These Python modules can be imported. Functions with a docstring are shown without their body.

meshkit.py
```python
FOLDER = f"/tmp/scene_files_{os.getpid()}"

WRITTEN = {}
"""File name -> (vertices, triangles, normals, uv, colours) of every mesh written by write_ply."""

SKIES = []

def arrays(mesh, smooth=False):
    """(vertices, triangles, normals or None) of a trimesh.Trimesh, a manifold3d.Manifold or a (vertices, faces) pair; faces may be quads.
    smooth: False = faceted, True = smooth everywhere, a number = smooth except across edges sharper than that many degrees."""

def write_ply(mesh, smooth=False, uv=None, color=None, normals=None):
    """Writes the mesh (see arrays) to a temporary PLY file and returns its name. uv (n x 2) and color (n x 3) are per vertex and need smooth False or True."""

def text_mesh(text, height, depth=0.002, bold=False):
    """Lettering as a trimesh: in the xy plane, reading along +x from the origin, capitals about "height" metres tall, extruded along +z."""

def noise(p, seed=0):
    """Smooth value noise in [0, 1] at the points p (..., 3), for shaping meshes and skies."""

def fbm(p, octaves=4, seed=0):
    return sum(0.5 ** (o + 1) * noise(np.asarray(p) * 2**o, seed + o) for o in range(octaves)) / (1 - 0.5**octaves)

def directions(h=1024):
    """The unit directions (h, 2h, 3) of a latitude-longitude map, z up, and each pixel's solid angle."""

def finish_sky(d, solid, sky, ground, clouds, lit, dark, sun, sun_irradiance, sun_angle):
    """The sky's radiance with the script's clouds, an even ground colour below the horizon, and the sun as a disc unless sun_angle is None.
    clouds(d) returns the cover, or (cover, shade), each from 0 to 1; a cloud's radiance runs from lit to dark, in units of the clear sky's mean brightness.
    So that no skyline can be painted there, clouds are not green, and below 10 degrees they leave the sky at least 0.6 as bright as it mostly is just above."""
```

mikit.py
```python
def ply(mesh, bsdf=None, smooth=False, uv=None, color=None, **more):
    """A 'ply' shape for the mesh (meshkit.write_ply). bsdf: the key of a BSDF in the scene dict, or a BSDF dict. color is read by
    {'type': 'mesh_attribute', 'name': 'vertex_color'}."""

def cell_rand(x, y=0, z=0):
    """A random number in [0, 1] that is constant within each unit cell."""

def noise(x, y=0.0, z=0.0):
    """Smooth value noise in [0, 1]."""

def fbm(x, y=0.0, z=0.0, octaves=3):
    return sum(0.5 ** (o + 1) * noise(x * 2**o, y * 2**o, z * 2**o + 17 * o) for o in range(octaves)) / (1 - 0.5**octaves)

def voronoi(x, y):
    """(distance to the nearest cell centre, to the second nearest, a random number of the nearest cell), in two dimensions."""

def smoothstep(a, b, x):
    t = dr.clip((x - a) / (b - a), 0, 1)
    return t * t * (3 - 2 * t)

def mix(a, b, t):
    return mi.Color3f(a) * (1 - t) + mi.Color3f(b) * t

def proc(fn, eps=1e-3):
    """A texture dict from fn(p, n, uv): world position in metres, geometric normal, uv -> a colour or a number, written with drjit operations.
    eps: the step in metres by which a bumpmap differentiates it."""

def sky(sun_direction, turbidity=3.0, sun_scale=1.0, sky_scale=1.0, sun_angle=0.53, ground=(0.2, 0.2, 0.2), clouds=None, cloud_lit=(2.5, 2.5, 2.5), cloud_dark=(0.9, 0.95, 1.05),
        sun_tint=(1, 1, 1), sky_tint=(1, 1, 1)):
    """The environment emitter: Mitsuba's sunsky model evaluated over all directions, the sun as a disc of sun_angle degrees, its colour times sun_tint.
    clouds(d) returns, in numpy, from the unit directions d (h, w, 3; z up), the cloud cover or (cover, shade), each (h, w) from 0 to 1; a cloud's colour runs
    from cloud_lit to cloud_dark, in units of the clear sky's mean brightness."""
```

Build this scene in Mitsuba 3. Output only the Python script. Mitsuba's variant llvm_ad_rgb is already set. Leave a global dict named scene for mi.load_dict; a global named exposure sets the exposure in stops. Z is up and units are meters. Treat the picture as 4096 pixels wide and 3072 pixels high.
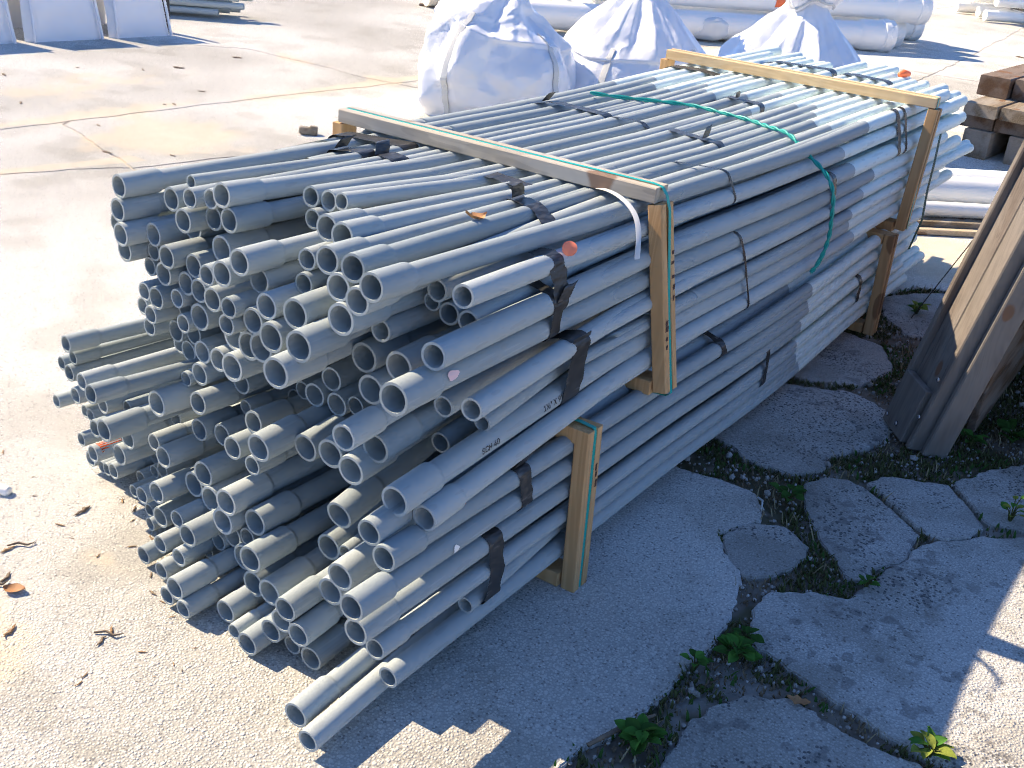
import math
import numpy as np, trimesh, drjit as dr, mitsuba as mi
import mikit, meshkit
from mikit import proc, fbm, noise, voronoi, smoothstep, mix, cell_rand
from shapely.geometry import Polygon, LineString, Point, box as sbox
from shapely.ops import unary_union, polygonize

# ------------------------------------------------------------------ camera, sky, exposure
S = 0.862                                   # survey units -> metres
CAM = np.array([1.03958, -1.64510, 1.61029]) * S
RIGHT, UP, FWD = np.array([.819663, .566658, .083973]), np.array([-.306497, .309975, .899986]), np.array([-.483954, .763423, -.427754])
scene, labels = {}, {}
T = mi.ScalarTransform4f
scene['camera'] = {'type': 'perspective', 'fov': 49.155, 'fov_axis': 'x', 'near_clip': 0.05, 'far_clip': 400.0,
                   'to_world': T().look_at(origin=CAM.tolist(), target=(CAM + FWD).tolist(), up=UP.tolist())}
SUN = (-1.17, -.12, 1.0)
scene['sky'] = mikit.sky(SUN, turbidity=2.4, ground=(.3, .29, .27), sun_scale=1.55, sky_scale=1.2, sky_tint=(.84, .96, 1.22), sun_tint=(1.0, 1.0, .985))
exposure = 2.22

# ------------------------------------------------------------------ helpers
rng = np.random.default_rng(11)
def numbered(name):
    if name not in _used:
        _used[name] = 0
        return name
    _used[name] += 1
    return '%s_%03d' % (name, _used[name])
_used = {}
def entry(key, mesh, m, smooth=False, uv=None, scale=S):
    """one shape of the scene; mesh in survey units"""
    if hasattr(mesh, 'vertices'):
        v, f = np.array(mesh.vertices) * scale, np.array(mesh.faces)
    else:
        v, f = np.asarray(mesh[0], float) * scale, np.asarray(mesh[1], int)
    scene[key] = mikit.ply((v, f), m, smooth=smooth, uv=uv)
    return key
def thing(name, label, cat, group=None):
    key = numbered(name)
    labels[key] = {'label': label, 'category': cat}
    if group: labels[key]['group'] = group
    return key
def part(root, name, mesh, m, smooth=False, uv=None, label=None):
    key = entry(numbered(root + '__' + name), mesh, m, smooth, uv)
    if label: labels[key] = {'label': label}
    return key
def single(name, label, cat, mesh, m, smooth=False, group=None, uv=None):
    key = thing(name, label, cat, group)
    return entry(key, mesh, m, smooth, uv)
def cat_m(ms):
    ms = [(np.asarray(a.vertices), np.asarray(a.faces)) if hasattr(a, 'vertices') else a for a in ms]
    n, V, F = 0, [], []
    for v, f in ms:
        V.append(v); F.append(np.asarray(f) + n); n += len(v)
    return np.vstack(V), np.vstack(F)
def frame_of(d, up=(0, 0, 1)):
    d = np.asarray(d, float); d = d / np.linalg.norm(d)
    u = np.cross(up, d); u /= np.linalg.norm(u)
    return u, np.cross(d, u), d
def bar(p0, p1, prof, up=(0, 0, 1), chamfer=.0):
    """extrudes the 2-D outline prof (u, v) from p0 to p1, end caps included"""
    p0, p1 = np.asarray(p0, float), np.asarray(p1, float)
    u, v, d = frame_of(p1 - p0, up)
    m = trimesh.creation.extrude_polygon(Polygon(prof), np.linalg.norm(p1 - p0), engine='earcut')
    w = np.asarray(m.vertices)
    return (p0 + w[:, :1] * u + w[:, 1:2] * v + w[:, 2:] * d, np.asarray(m.faces))
def rect(w, h, c=.002):
    return [(-w/2 + c, -h/2), (w/2 - c, -h/2), (w/2, -h/2 + c), (w/2, h/2 - c), (w/2 - c, h/2), (-w/2 + c, h/2), (-w/2, h/2 - c), (-w/2, -h/2 + c)]
def grooved(w, h, g=.016, dep=.009, c=.0025):
    """a batten w wide (u) and h thick (v), groove along its +v face"""
    return [(-w/2 + c, -h/2), (w/2 - c, -h/2), (w/2, -h/2 + c), (w/2, h/2 - c), (w/2 - c, h/2), (g/2, h/2), (g/2 - .001, h/2 - dep), (-g/2 + .001, h/2 - dep), (-g/2, h/2), (-w/2 + c, h/2), (-w/2, h/2 - c), (-w/2, -h/2 + c)]
def cbox(c, half, ch=.004, rot=None):
    h = np.asarray(half, float); pts = []
    for s in np.ndindex(2, 2, 2):
        s = np.array(s) * 2 - 1
        for k in range(3):
            q = h - ch; q[k] = h[k]; pts.append(s * q)
    m = trimesh.convex.convex_hull(np.array(pts))
    v, f = np.array(m.vertices), np.array(m.faces)
    if rot is not None:
        v = v @ np.asarray(rot).T
        if np.linalg.det(rot) < 0: f = f[:, ::-1]
    return v + np.asarray(c, float), f
def tube(P, r, sides=8, caps=True):
    P = np.asarray(P, float); n = len(P); r = np.broadcast_to(r, (n,))
    t = np.gradient(P, axis=0); t /= np.linalg.norm(t, axis=1, keepdims=True)
    a0 = np.array([0, 0, 1.]) if abs(t[0][2]) < .9 else np.array([1., 0, 0])
    V = []; u = np.cross(t[0], a0)
    for k in range(n):
        u = u - t[k] * (u @ t[k]); u /= np.linalg.norm(u); w = np.cross(t[k], u)
        an = np.arange(sides) * 2 * np.pi / sides
        V.append(P[k] + r[k] * (np.cos(an)[:, None] * u + np.sin(an)[:, None] * w))
    V = np.vstack(V); F = []
    for k in range(n - 1):
        for j in range(sides):
            a, b = k * sides + j, k * sides + (j + 1) % sides
            F += [(a, b, b + sides), (a, b + sides, a + sides)]
    if caps:
        V = np.vstack([V, P[:1], P[-1:]])
        for j in range(sides):
            F.append((n * sides, (j + 1) % sides, j)); F.append((n * sides + 1, (n - 1) * sides + j, (n - 1) * sides + (j + 1) % sides))
    return V, np.array(F)
def grid_faces(n, m, wrap=False):
    F = []
    for i in range(n - 1):
        for j in range(m if wrap else m - 1):
            a, b = i * m + j, i * m + (j + 1) % m
            F += [(a, b, b + m), (a, b + m, a + m)]
    return np.array(F)
def adir(deg):
    a = math.radians(deg); return np.array([math.sin(a), math.cos(a), 0.])

# ------------------------------------------------------------------ materials
def pr(color, rough=.5, **k):
    d = {'type': 'principled', 'roughness': rough, 'base_color': color if isinstance(color, dict) else {'type': 'rgb', 'value': list(color)}}
    d.update(k); return d
def two(b): return {'type': 'twosided', 'bsdf': b}
def bump(b, fn, scale=1.0, eps=1e-3):
    return {'type': 'bumpmap', 'arbitrary': proc(fn, eps), 'scale': scale, 'bsdf': b}

def pvc_col(p, n, uv):
    # uv.x: where along the pipe the sun-bleached length starts, uv.y: the pipe's own tone
    edge = uv.x + .006 * (noise(p.x * 60, p.z * 60, 3.) - .5)
    pale = dr.select(p.y > edge, 1., 0.)
    band = dr.select((p.y > edge - .13) & (p.y <= edge), .35, 0.) * dr.select(uv.y > .45, 1., 0.)
    c = mix((.245, .288, .306), (.365, .408, .420), uv.y)
    c = mix(c, (.64, .725, .70), pale)
    c = mix(c, (.34, .385, .395), band)
    dust = smoothstep(.52, .75, fbm(p.x * 26, p.y * 5, p.z * 26, 3))
    c = mix(c, (.52, .50, .45), dust * .10)
    sc = smoothstep(.70, .78, noise(p.x * 190, p.y * 9, p.z * 190)) * smoothstep(.45, .7, noise(p.x * 20, p.y * 6, p.z * 20 + 9))
    c = mix(c, (.60, .61, .59), sc * .12)
    dk = smoothstep(.74, .80, noise(p.x * 120, p.y * 28, p.z * 120 + 31))
    return mix(c, (.19, .20, .20), dk * .16)
scene['mat_pvc_grey'] = two(pr(proc(pvc_col), .58, specular=.18))

def wood_fn(axis, new, light, dark, grey=0.0):
    def fn(p, n, uv):
        a = {'x': (p.y, p.z, p.x), 'z': (p.x, p.y, p.z), 'y': (p.x, p.z, p.y)}[axis]
        w = fbm(a[0] * 14, a[1] * 14, a[2] * 1.6, 2)
        ring = noise(a[0] * 210 + w * 22, a[1] * 210 + w * 15, a[2] * 3)
        c = mix(light, dark, smoothstep(.25, .8, ring) * .55 + .35 * w)
        st = smoothstep(.5, .72, fbm(a[0] * 30, a[1] * 30, a[2] * 6 + 4, 3))
        c = mix(c, new, st * .5)
        if grey:
            g = smoothstep(.3, .62, fbm(a[0] * 18 + 7, a[1] * 18, a[2] * 3.2, 3))
            c = mix(c, (.37, .35, .32), g * grey)
            bl = smoothstep(.6, .7, noise(a[0] * 60, a[1] * 60, a[2] * 11))
            c = mix(c, (.12, .11, .10), bl * .3 * grey)
        k = smoothstep(.80, .86, noise(a[0] * 16 + 3, a[1] * 16 + 8, a[2] * 9 + 5))
        return mix(c, (.16, .075, .035), k * .75)
    return fn
scene['mat_post_wood'] = pr(proc(wood_fn('z', (.44, .25, .11), (.56, .355, .175), (.42, .235, .10))), .7, specular=.3)
scene['mat_rail_new'] = pr(proc(wood_fn('x', (.50, .34, .18), (.64, .47, .275), (.52, .34, .17))), .7, specular=.3)
scene['mat_rail_old'] = pr(proc(wood_fn('x', (.40, .34, .27), (.46, .40, .32), (.33, .28, .215), .85)), .75, specular=.3)
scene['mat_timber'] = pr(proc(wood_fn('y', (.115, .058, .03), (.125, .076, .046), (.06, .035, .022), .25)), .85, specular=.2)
scene['mat_timber_end'] = pr(proc(wood_fn('y', (.16, .12, .08), (.22, .175, .12), (.10, .075, .05), .4)), .9, specular=.2)
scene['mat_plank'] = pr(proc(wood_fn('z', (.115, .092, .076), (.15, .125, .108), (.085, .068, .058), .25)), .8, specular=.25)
scene['mat_pallet_wood'] = pr(proc(wood_fn('x', (.45, .33, .2), (.52, .42, .28), (.38, .28, .17), .3)), .8)

def tape_col(p, n, uv):
    c = mix((.016, .017, .018), (.045, .044, .042), fbm(p.x * 40, p.y * 40, p.z * 40, 2))
    return mix(c, (.16, .155, .145), smoothstep(.62, .8, fbm(p.x * 85, p.y * 25, p.z * 85, 3)) * .45)
scene['mat_tape'] = two(bump(pr(proc(tape_col), .36, specular=.5), lambda p, n, uv: fbm(p.x * 130, p.y * 60, p.z * 130, 3), .0035, 2e-4 * 4))
scene['mat_teal'] = two(pr((.012, .31, .265), .4, specular=.5))
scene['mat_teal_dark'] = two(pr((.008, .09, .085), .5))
scene['mat_black_strap'] = two(pr((.022, .024, .026), .42))
scene['mat_zip_white'] = two(pr((.52, .53, .52), .4))
scene['mat_orange'] = two(pr((.85, .17, .06), .5))
scene['mat_salmon'] = two(pr((.80, .22, .12), .5))
scene['mat_red_label'] = two(pr(proc(lambda p, n, uv: mix((.62, .09, .02), (.30, .06, .03), smoothstep(.55, .6, noise(p.x * 120, p.y * 160, p.z * 90)))), .5))
scene['mat_ink'] = pr((.035, .033, .032), .7)
scene['mat_stamp'] = pr((.07, .035, .025), .8)
scene['mat_pink'] = two(pr((.72, .50, .50), .6))
scene['mat_white_spot'] = two(pr((.8, .78, .74), .6))
scene['mat_leaf_dry'] = two(pr(proc(lambda p, n, uv: mix((.42, .22, .09), (.26, .12, .05), fbm(p.x * 90, p.y * 90, p.z * 90, 2))), .7))
scene['mat_chip'] = pr(proc(lambda p, n, uv: mix((.40, .25, .13), (.16, .095, .05), fbm(p.x * 70, p.y * 70, p.z * 70, 2))), .85)
scene['mat_chip_dark'] = pr(proc(lambda p, n, uv: mix((.11, .085, .065), (.24, .17, .11), fbm(p.x * 60, p.y * 60, p.z * 60, 2))), .85)

# ---- the concrete yard
def sand_at(p):
    """drifted sand: patches along the joints (metres)"""
    x, y = p.x / S, p.y / S
    nz = fbm(x * 1.7 + 3, y * 1.1, 0., 4)
    fine = fbm(x * 9, y * 9, 2., 3)
    j1 = dr.exp(-dr.square((x + 4.72 - (y - 1.9) * .11 + .10 * (noise(y * 2., 1.) - .5)) / .13))
    j2 = dr.exp(-dr.square((x + 3.95 - (y - 1.4) * .26) / .06)) * dr.select(y < 2.1, 1., 0.)
    j4 = dr.exp(-dr.square((y - 4.86 - .05 * noise(x * 3, 2.)) / .10)) * dr.select((x > -6.2) & (x < -3.6), 1., 0.)
    bl = dr.exp(-dr.square((x + 4.05) / .52) - dr.square((y - 2.55) / .55))
    b2 = dr.exp(-dr.square((x + 5.45) / .55) - dr.square((y - 2.9) / 1.5))
    b3 = dr.exp(-dr.square((x + .86) / .24) - dr.square((y + .66) / .20))
    b4 = dr.exp(-dr.square((x + .86) / .2) - dr.square((y + .27) / .07))
    b5 = dr.exp(-dr.square((x - .1) / .9) - dr.square((y - 3.95) / .5))
    b6 = dr.exp(-dr.square((x + 2.95) / .06) - dr.square((y - 1.15) / .4)) 
    far = smoothstep(6., 10., y) * .35
    brk = smoothstep(.30, .62, fbm(x * 3.1, y * 1.6, 7., 3)); j1 = j1 * brk; j4 = j4 * brk; z = j1 * 1.1 + j2 + j4 * .8 + bl + b2 * .8 + b3 + b4 * .7 + b5 * 1.3 + far + b6 * .8
    return smoothstep(.60, .80, z * .62 + nz * .55 + (fine - .5) * .35)
def concrete_col(p, n, uv):
    x, y = p.x, p.y
    big = fbm(x * .9, y * .9, 5., 4)
    c = mix((.43, .42, .385), (.60, .59, .555), smoothstep(.3, .7, big))
    d1, d2, r = voronoi(x * 170, y * 170)
    e1, e2, q = voronoi(x * 96 + 7, y * 96)
    peb = smoothstep(.52, .30, d1)
    near = 1.
    c = c * (.78 + .44 * r * peb + .06)
    c = mix(c, (.62, .60, .555), smoothstep(.84, .90, q) * smoothstep(.50, .36, e1) * .6)
    c = mix(c, (.17, .16, .155), smoothstep(.10, .06, r) * peb * .75)
    c = mix(c, (.20, .19, .175), smoothstep(.06, .02, d2 - d1) * .35)
    worn = smoothstep(.55, .7, fbm(x * 5, y * 5, 8., 4))
    c = mix(c, c * mi.Color3f(.76, .75, .725), worn * .6)
    s = sand_at(p)
    sand = mix((.52, .43, .30), (.62, .54, .41), fbm(x * 22, y * 22, 1., 3))
    return mix(c, sand, s * .62)
def concrete_bump(p, n, uv):
    d1, d2, r = voronoi(p.x * 170, p.y * 170)
    e1, e2, q = voronoi(p.x * 96 + 7, p.y * 96)
    h = smoothstep(.6, .1, d1) * (.25 + .75 * r) * .0020 + smoothstep(.5, .2, e1) * smoothstep(.8, .92, q) * .0016
    return h + (fbm(p.x * 20, p.y * 20, 3., 3) - .5) * .004
scene['mat_concrete'] = bump(pr(proc(concrete_col), .88, specular=.25), concrete_bump, 1.0, 8e-4)
def concrete_old(p, n, uv):
    f1, f2, r_ = voronoi(p.x * 120 + 5, p.y * 120)
    c = concrete_col(p, n, uv)
    dirt = smoothstep(.50, .64, fbm(p.x * 8, p.y * 8, 4., 4))
    c = mix(c * mi.Color3f(.80, .80, .80), (.17, .155, .13), dirt * .35)
    sp = smoothstep(.30, .22, r_) * smoothstep(.5, .35, f1) * smoothstep(.44, .60, fbm(p.x * 6 + 3, p.y * 6, 9., 3))
    c = mix(c, (.05, .05, .055), sp * .8)
    pit = smoothstep(.66, .74, fbm(p.x * 34, p.y * 34, 2., 2)) * smoothstep(.45, .6, fbm(p.x * 4 + 9, p.y * 4, 6., 2))
    return mix(c, (.085, .082, .083), pit * .45)
scene['mat_concrete_old'] = bump(pr(proc(concrete_old), .88, specular=.25), concrete_bump, 1.25, 8e-4)
def soil_col(p, n, uv):
    c = mix((.11, .092, .072), (.25, .22, .18), fbm(p.x * 16, p.y * 16, 0., 4))
    c = mix(c, (.27, .25, .22), smoothstep(.52, .66, fbm(p.x * 5 + 4, p.y * 5, 2., 3)) * .8)
    return mix(c, (.075, .075, .038), smoothstep(.50, .62, fbm(p.x * 9, p.y * 9 + 7, 1., 3)) * .75)
scene['mat_soil'] = bump(pr(proc(soil_col), .95, specular=.1), lambda p, n, uv: fbm(p.x * 45, p.y * 45, 0., 4), .022, 2e-3)
scene['mat_sand'] = pr(proc(lambda p, n, uv: mix((.38, .32, .24), (.54, .47, .36), fbm(p.x * 30, p.y * 30, 0., 3))), .95)
for nm, c in (('leaf_green', (.085, .22, .045)), ('leaf_mid', (.055, .13, .032)), ('leaf_yellow', (.24, .29, .06))):
    scene['mat_' + nm] = {'type': 'principledthin', 'base_color': {'type': 'rgb', 'value': list(c)}, 'roughness': .7, 'diff_trans': .7}
for nm, c in (('moss_green', (.072, .080, .030)), ('moss_brown', (.15, .11, .07)), ('straw', (.26, .21, .125))):
    scene['mat_' + nm] = two(pr(c, .9, specular=.1))
scene['mat_grit'] = pr(proc(lambda p, n, uv: mix((.20, .18, .16), (.46, .44, .41), noise(p.x * 70, p.y * 70, 3.))), .9, specular=.2)
# ---- plastics behind
def bag_bump(p, n, uv):
    a = fbm(p.x * 7, p.y * 7, p.z * 5, 3)
    return dr.abs(a - .5) * -.03
scene['mat_bag'] = two(bump(pr((.66, .68, .73), .22, specular=.6), bag_bump, 1.0, 3e-3))
scene['mat_bag_weave'] = two(bump(pr(proc(lambda p, n, uv: mix((.66, .68, .72), (.78, .79, .80), fbm(p.x * 6, p.y * 6, p.z * 6, 3))), .5), lambda p, n, uv: fbm(p.x * 14, p.y * 3, p.z * 30, 3), .012, 3e-3))
scene['mat_white_pvc'] = pr((.80, .80, .77), .35, specular=.5)
scene['mat_cream_pipe'] = two(pr(proc(lambda p, n, uv: mix((.72, .68, .58), (.62, .57, .47), fbm(p.x * 4, p.y * 4, p.z * 8, 3))), .5))
scene['mat_wrap'] = two(bump(pr((.60, .62, .63), .25, specular=.7), bag_bump, .6, 3e-3))
scene['mat_grey_pipe'] = two(pr((.40, .45, .45), .45))
scene['mat_dark'] = pr((.03, .03, .032), .7)
scene['mat_bolt'] = {'type': 'roughconductor', 'material': 'Cr', 'alpha': .3}
scene['mat_twine'] = pr((.05, .045, .04), .8)

# ------------------------------------------------------------------ the yard: slabs over soil
def rough_poly(pts, amp=.006, seed=0, step=.014):
    ring = LineString(list(pts) + [pts[0]]); n = max(8, int(ring.length / step)); out = []
    for k in range(n):
        q = ring.interpolate(k * ring.length / n); out.append((q.x, q.y))
    out = np.array(out)
    out = (out + np.roll(out, 1, 0) * .2 + np.roll(out, -1, 0) * .2) / 1.4
    w = np.c_[out * 34, np.zeros(len(out))]
    d = np.stack([meshkit.fbm(w, 3, seed) - .5, meshkit.fbm(w + 40, 3, seed + 9) - .5], 1)
    ring2 = LineString(np.vstack([out + d * amp * 2.4, out[:1] + d[:1] * amp * 2.4]))
    return unary_union(list(polygonize(unary_union(ring2)))).buffer(.0008).buffer(-.0008)
def slab(poly, top=0., thick=.05, bevel=.005):
    """a plate with a broken, bevelled arris"""
    parts = []
    for g in getattr(poly, 'geoms', [poly]):
        if g.area < 1e-4: continue
        inner = g.buffer(-bevel)
        for gi in getattr(inner, 'geoms', [inner]):
            if gi.area < 1e-4: continue
            m = trimesh.creation.extrude_polygon(gi, thick, engine='earcut'); m.apply_translation((0, 0, top - thick)); parts.append(m)
        m = trimesh.creation.extrude_polygon(g, thick - bevel * .8, engine='earcut'); m.apply_translation((0, 0, top - thick)); parts.append(m)
    return cat_m(parts)
S1R = [(-.036, 1.103), (.002, 1.122), (.141, 1.123), (.214, 1.011), (.153, .858), (.209, .776), (.269, .729), (.321, .59), (.344, .462), (.344, .373), (.337, .282), (.339, .16), (.306, -.005), (.278, -.081)]
CZ = Polygon([(-.5, 1.08)] + S1R + [(.25, -.6), (.30, -3), (3.5, -3), (3.5, 3.7), (.30, 3.62), (.16, 3.5), (-.05, 3.36), (-.16, 3.1), (-.5, 3.0)])
SLABS = [
 [(.184, .858), (.214, .954), (.284, .99), (.36, .95), (.374, .898), (.341, .781), (.293, .733), (.234, .773)],
 [(.239, 1.276), (.271, 1.363), (.34, 1.403), (.402, 1.378), (.492, 1.318), (.584, 1.242), (.587, 1.18), (.591, 1.091), (.546, .987), (.54, .921), (.514, .886), (.451, .953), (.376, 1.045), (.322, 1.109), (.288, 1.181)],
 [(.386, 1.42), (.41, 1.501), (.574, 1.586), (.650, 1.500), (.721, 1.402), (.701, 1.324), (.66, 1.266), (.603, 1.258), (.502, 1.343), (.415, 1.402)],
 [(.592, 1.615), (.651, 1.776), (.734, 1.889), (.905, 2.067), (3.4, 2.3), (3.4, 1.60), (.98, 1.60), (.825, 1.482), (.735, 1.440), (.679, 1.514)],
 [(.429, .485), (.384, .601), (.388, .682), (.465, .75), (.556, .795), (.58, .932), (.624, 1.172), (.666, 1.244), (.753, 1.343), (.833, 1.414), (1.043, 1.547), (3.4, 1.55), (3.4, .40), (1.212, .382), (1.049, .382), (.936, .391), (.856, .376), (.763, .393), (.663, .417), (.581, .445)],
 [(.452, -.01), (.44, .115), (.458, .219), (.5, .288), (.576, .335), (.675, .319), (.746, .308), (.851, .32), (.964, .279), (3.4, .25), (3.4, -2.9), (.5, -2.9), (.470, -.149)],
 [(-.25, 1.40), (-.019, 1.362), (.054, 1.306), (.182, 1.322), (.235, 1.406), (.216, 1.493), (.293, 1.657), (.316, 1.755), (.278, 1.963), (.117, 2.028), (-.059, 1.925), (-.25, 1.9)],
 [(-.099, 3.099), (-.01, 3.263), (.13, 3.413), (.211, 3.198), (.204, 2.8), (.094, 2.772), (-.031, 2.911)],
 [(-.3, 2.05), (-.06, 2.02), (.10, 2.12), (.16, 2.35), (.05, 2.55), (-.3, 2.6)],
]
slab_polys = [rough_poly(list(Polygon(q).buffer(.006 if k in (1, 2, 3) else .017, join_style=1).exterior.coords)[:-1], .009, 20 + k, .009) for k, q in enumerate(SLABS)]
for k in range(1, len(slab_polys)):
    slab_polys[k] = slab_polys[k].difference(unary_union(slab_polys[:k]).buffer(.003))
big = sbox(-60, -8, 30, 90)
yard = big.difference(rough_poly(list(CZ.buffer(-.008).exterior.coords)[:-1], .010, 3, .014))
JOINTS = [[(-4.9, -8), (-4.675, 1.892), (-4.611, 2.567), (-4.549, 3.237), (-4.402, 4.431), (-4.327, 5.034), (-3.9, 9), (-3, 40)],
          [(-8.5, 4.86), (-6.54, 4.41), (-5.9, 4.88), (-5.363, 4.889), (-4.764, 4.832), (-4.192, 4.87), (-2.4, 4.95), (1, 5.0)],
          [(-4.63, 2.30), (-4.575, 2.229), (-4.066, 2.077), (-3.64, 1.963), (-3.3, 1.85)],
          [(-4.3, .3), (-3.915, 1.396), (-3.806, 1.703), (-3.64, 1.963), (-3.4, 2.9), (-3.2, 5.1)],
          [(-1.75, 8.5), (-1.883, 11.388), (-2.192, 15.9), (-2.6, 24)],
          [(-20, 9.3), (-6, 9.6), (1, 10.2)]]
cuts = []
for k, j in enumerate(JOINTS):
    ls = LineString(j); n = int(min(ls.length, 30) / .04)
    P = np.array([ls.interpolate(i * ls.length / n).coords[0] for i in range(n + 1)])
    P = P + (np.stack([meshkit.fbm(np.c_[P * 5, P[:, :1] * 0 + k], 3, k), meshkit.fbm(np.c_[P * 5, P[:, :1] * 0 + 9 + k], 3, k + 5)], 1) - .5) * .06
    cuts.append(LineString(P).buffer(.0045, resolution=1, cap_style=2))
yard = yard.difference(unary_union(cuts))
labels['pavement'] = {'label': 'sunlit pale concrete yard of worn aggregate slabs with sandy joints', 'kind': 'structure'}
pieces = sorted(getattr(yard, 'geoms', [yard]), key=lambda g: -g.area)
for g in pieces:
    if g.area > .003:
        entry(numbered('pavement__slab'), slab(g, 0., .05, .004), 'mat_concrete')
tilt = np.random.default_rng(4)
for k, g in enumerate(slab_polys):
    v, f = slab(g, -.003 + .005 * tilt.random(), .05, .004)
    c = np.array(g.centroid.coords[0])
    if g.area < .5: v[:, 2] += (v[:, :2] - c) @ tilt.normal(0, .008, 2)
    entry(numbered('pavement__slab'), (v, f), 'mat_concrete_old')
fill = [LineString(j).buffer(.05) for j in JOINTS]
m = trimesh.util.concatenate([trimesh.creation.extrude_polygon(g, .01, engine='earcut') for u in [unary_union(fill).intersection(big)] for g in getattr(u, 'geoms', [u])])
m.apply_translation((0, 0, -.0165))
entry('joint_sand', m, 'mat_sand'); labels['joint_sand'] = {'label': 'tan sand lying in the joints between the concrete slabs', 'kind': 'structure'}
# soil sheet: fine near the broken slabs
gx, gy = np.meshgrid(np.linspace(-.6, 1.6, 150), np.linspace(-.9, 3.8, 260), indexing='ij')
gz = -.0225 + .016 * meshkit.fbm(np.stack([gx * 9, gy * 9, gx * 0], -1), 4, 2)
entry('soil', (np.stack([gx, gy, gz], -1).reshape(-1, 3), grid_faces(150, 260)[:, ::-1]), 'mat_soil', True)
labels['soil'] = {'label': 'dark damp soil and grit showing between the broken slabs', 'kind': 'structure'}
entry('ground', (np.array([[-200, -200, -.045], [200, -200, -.045], [200, 200, -.045], [-200, 200, -.045.real]]), np.array([[0, 1, 2], [0, 2, 3]])), 'mat_soil')
labels['ground'] = {'label': 'bare ground under and beyond the concrete yard', 'kind': 'structure'}

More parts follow.
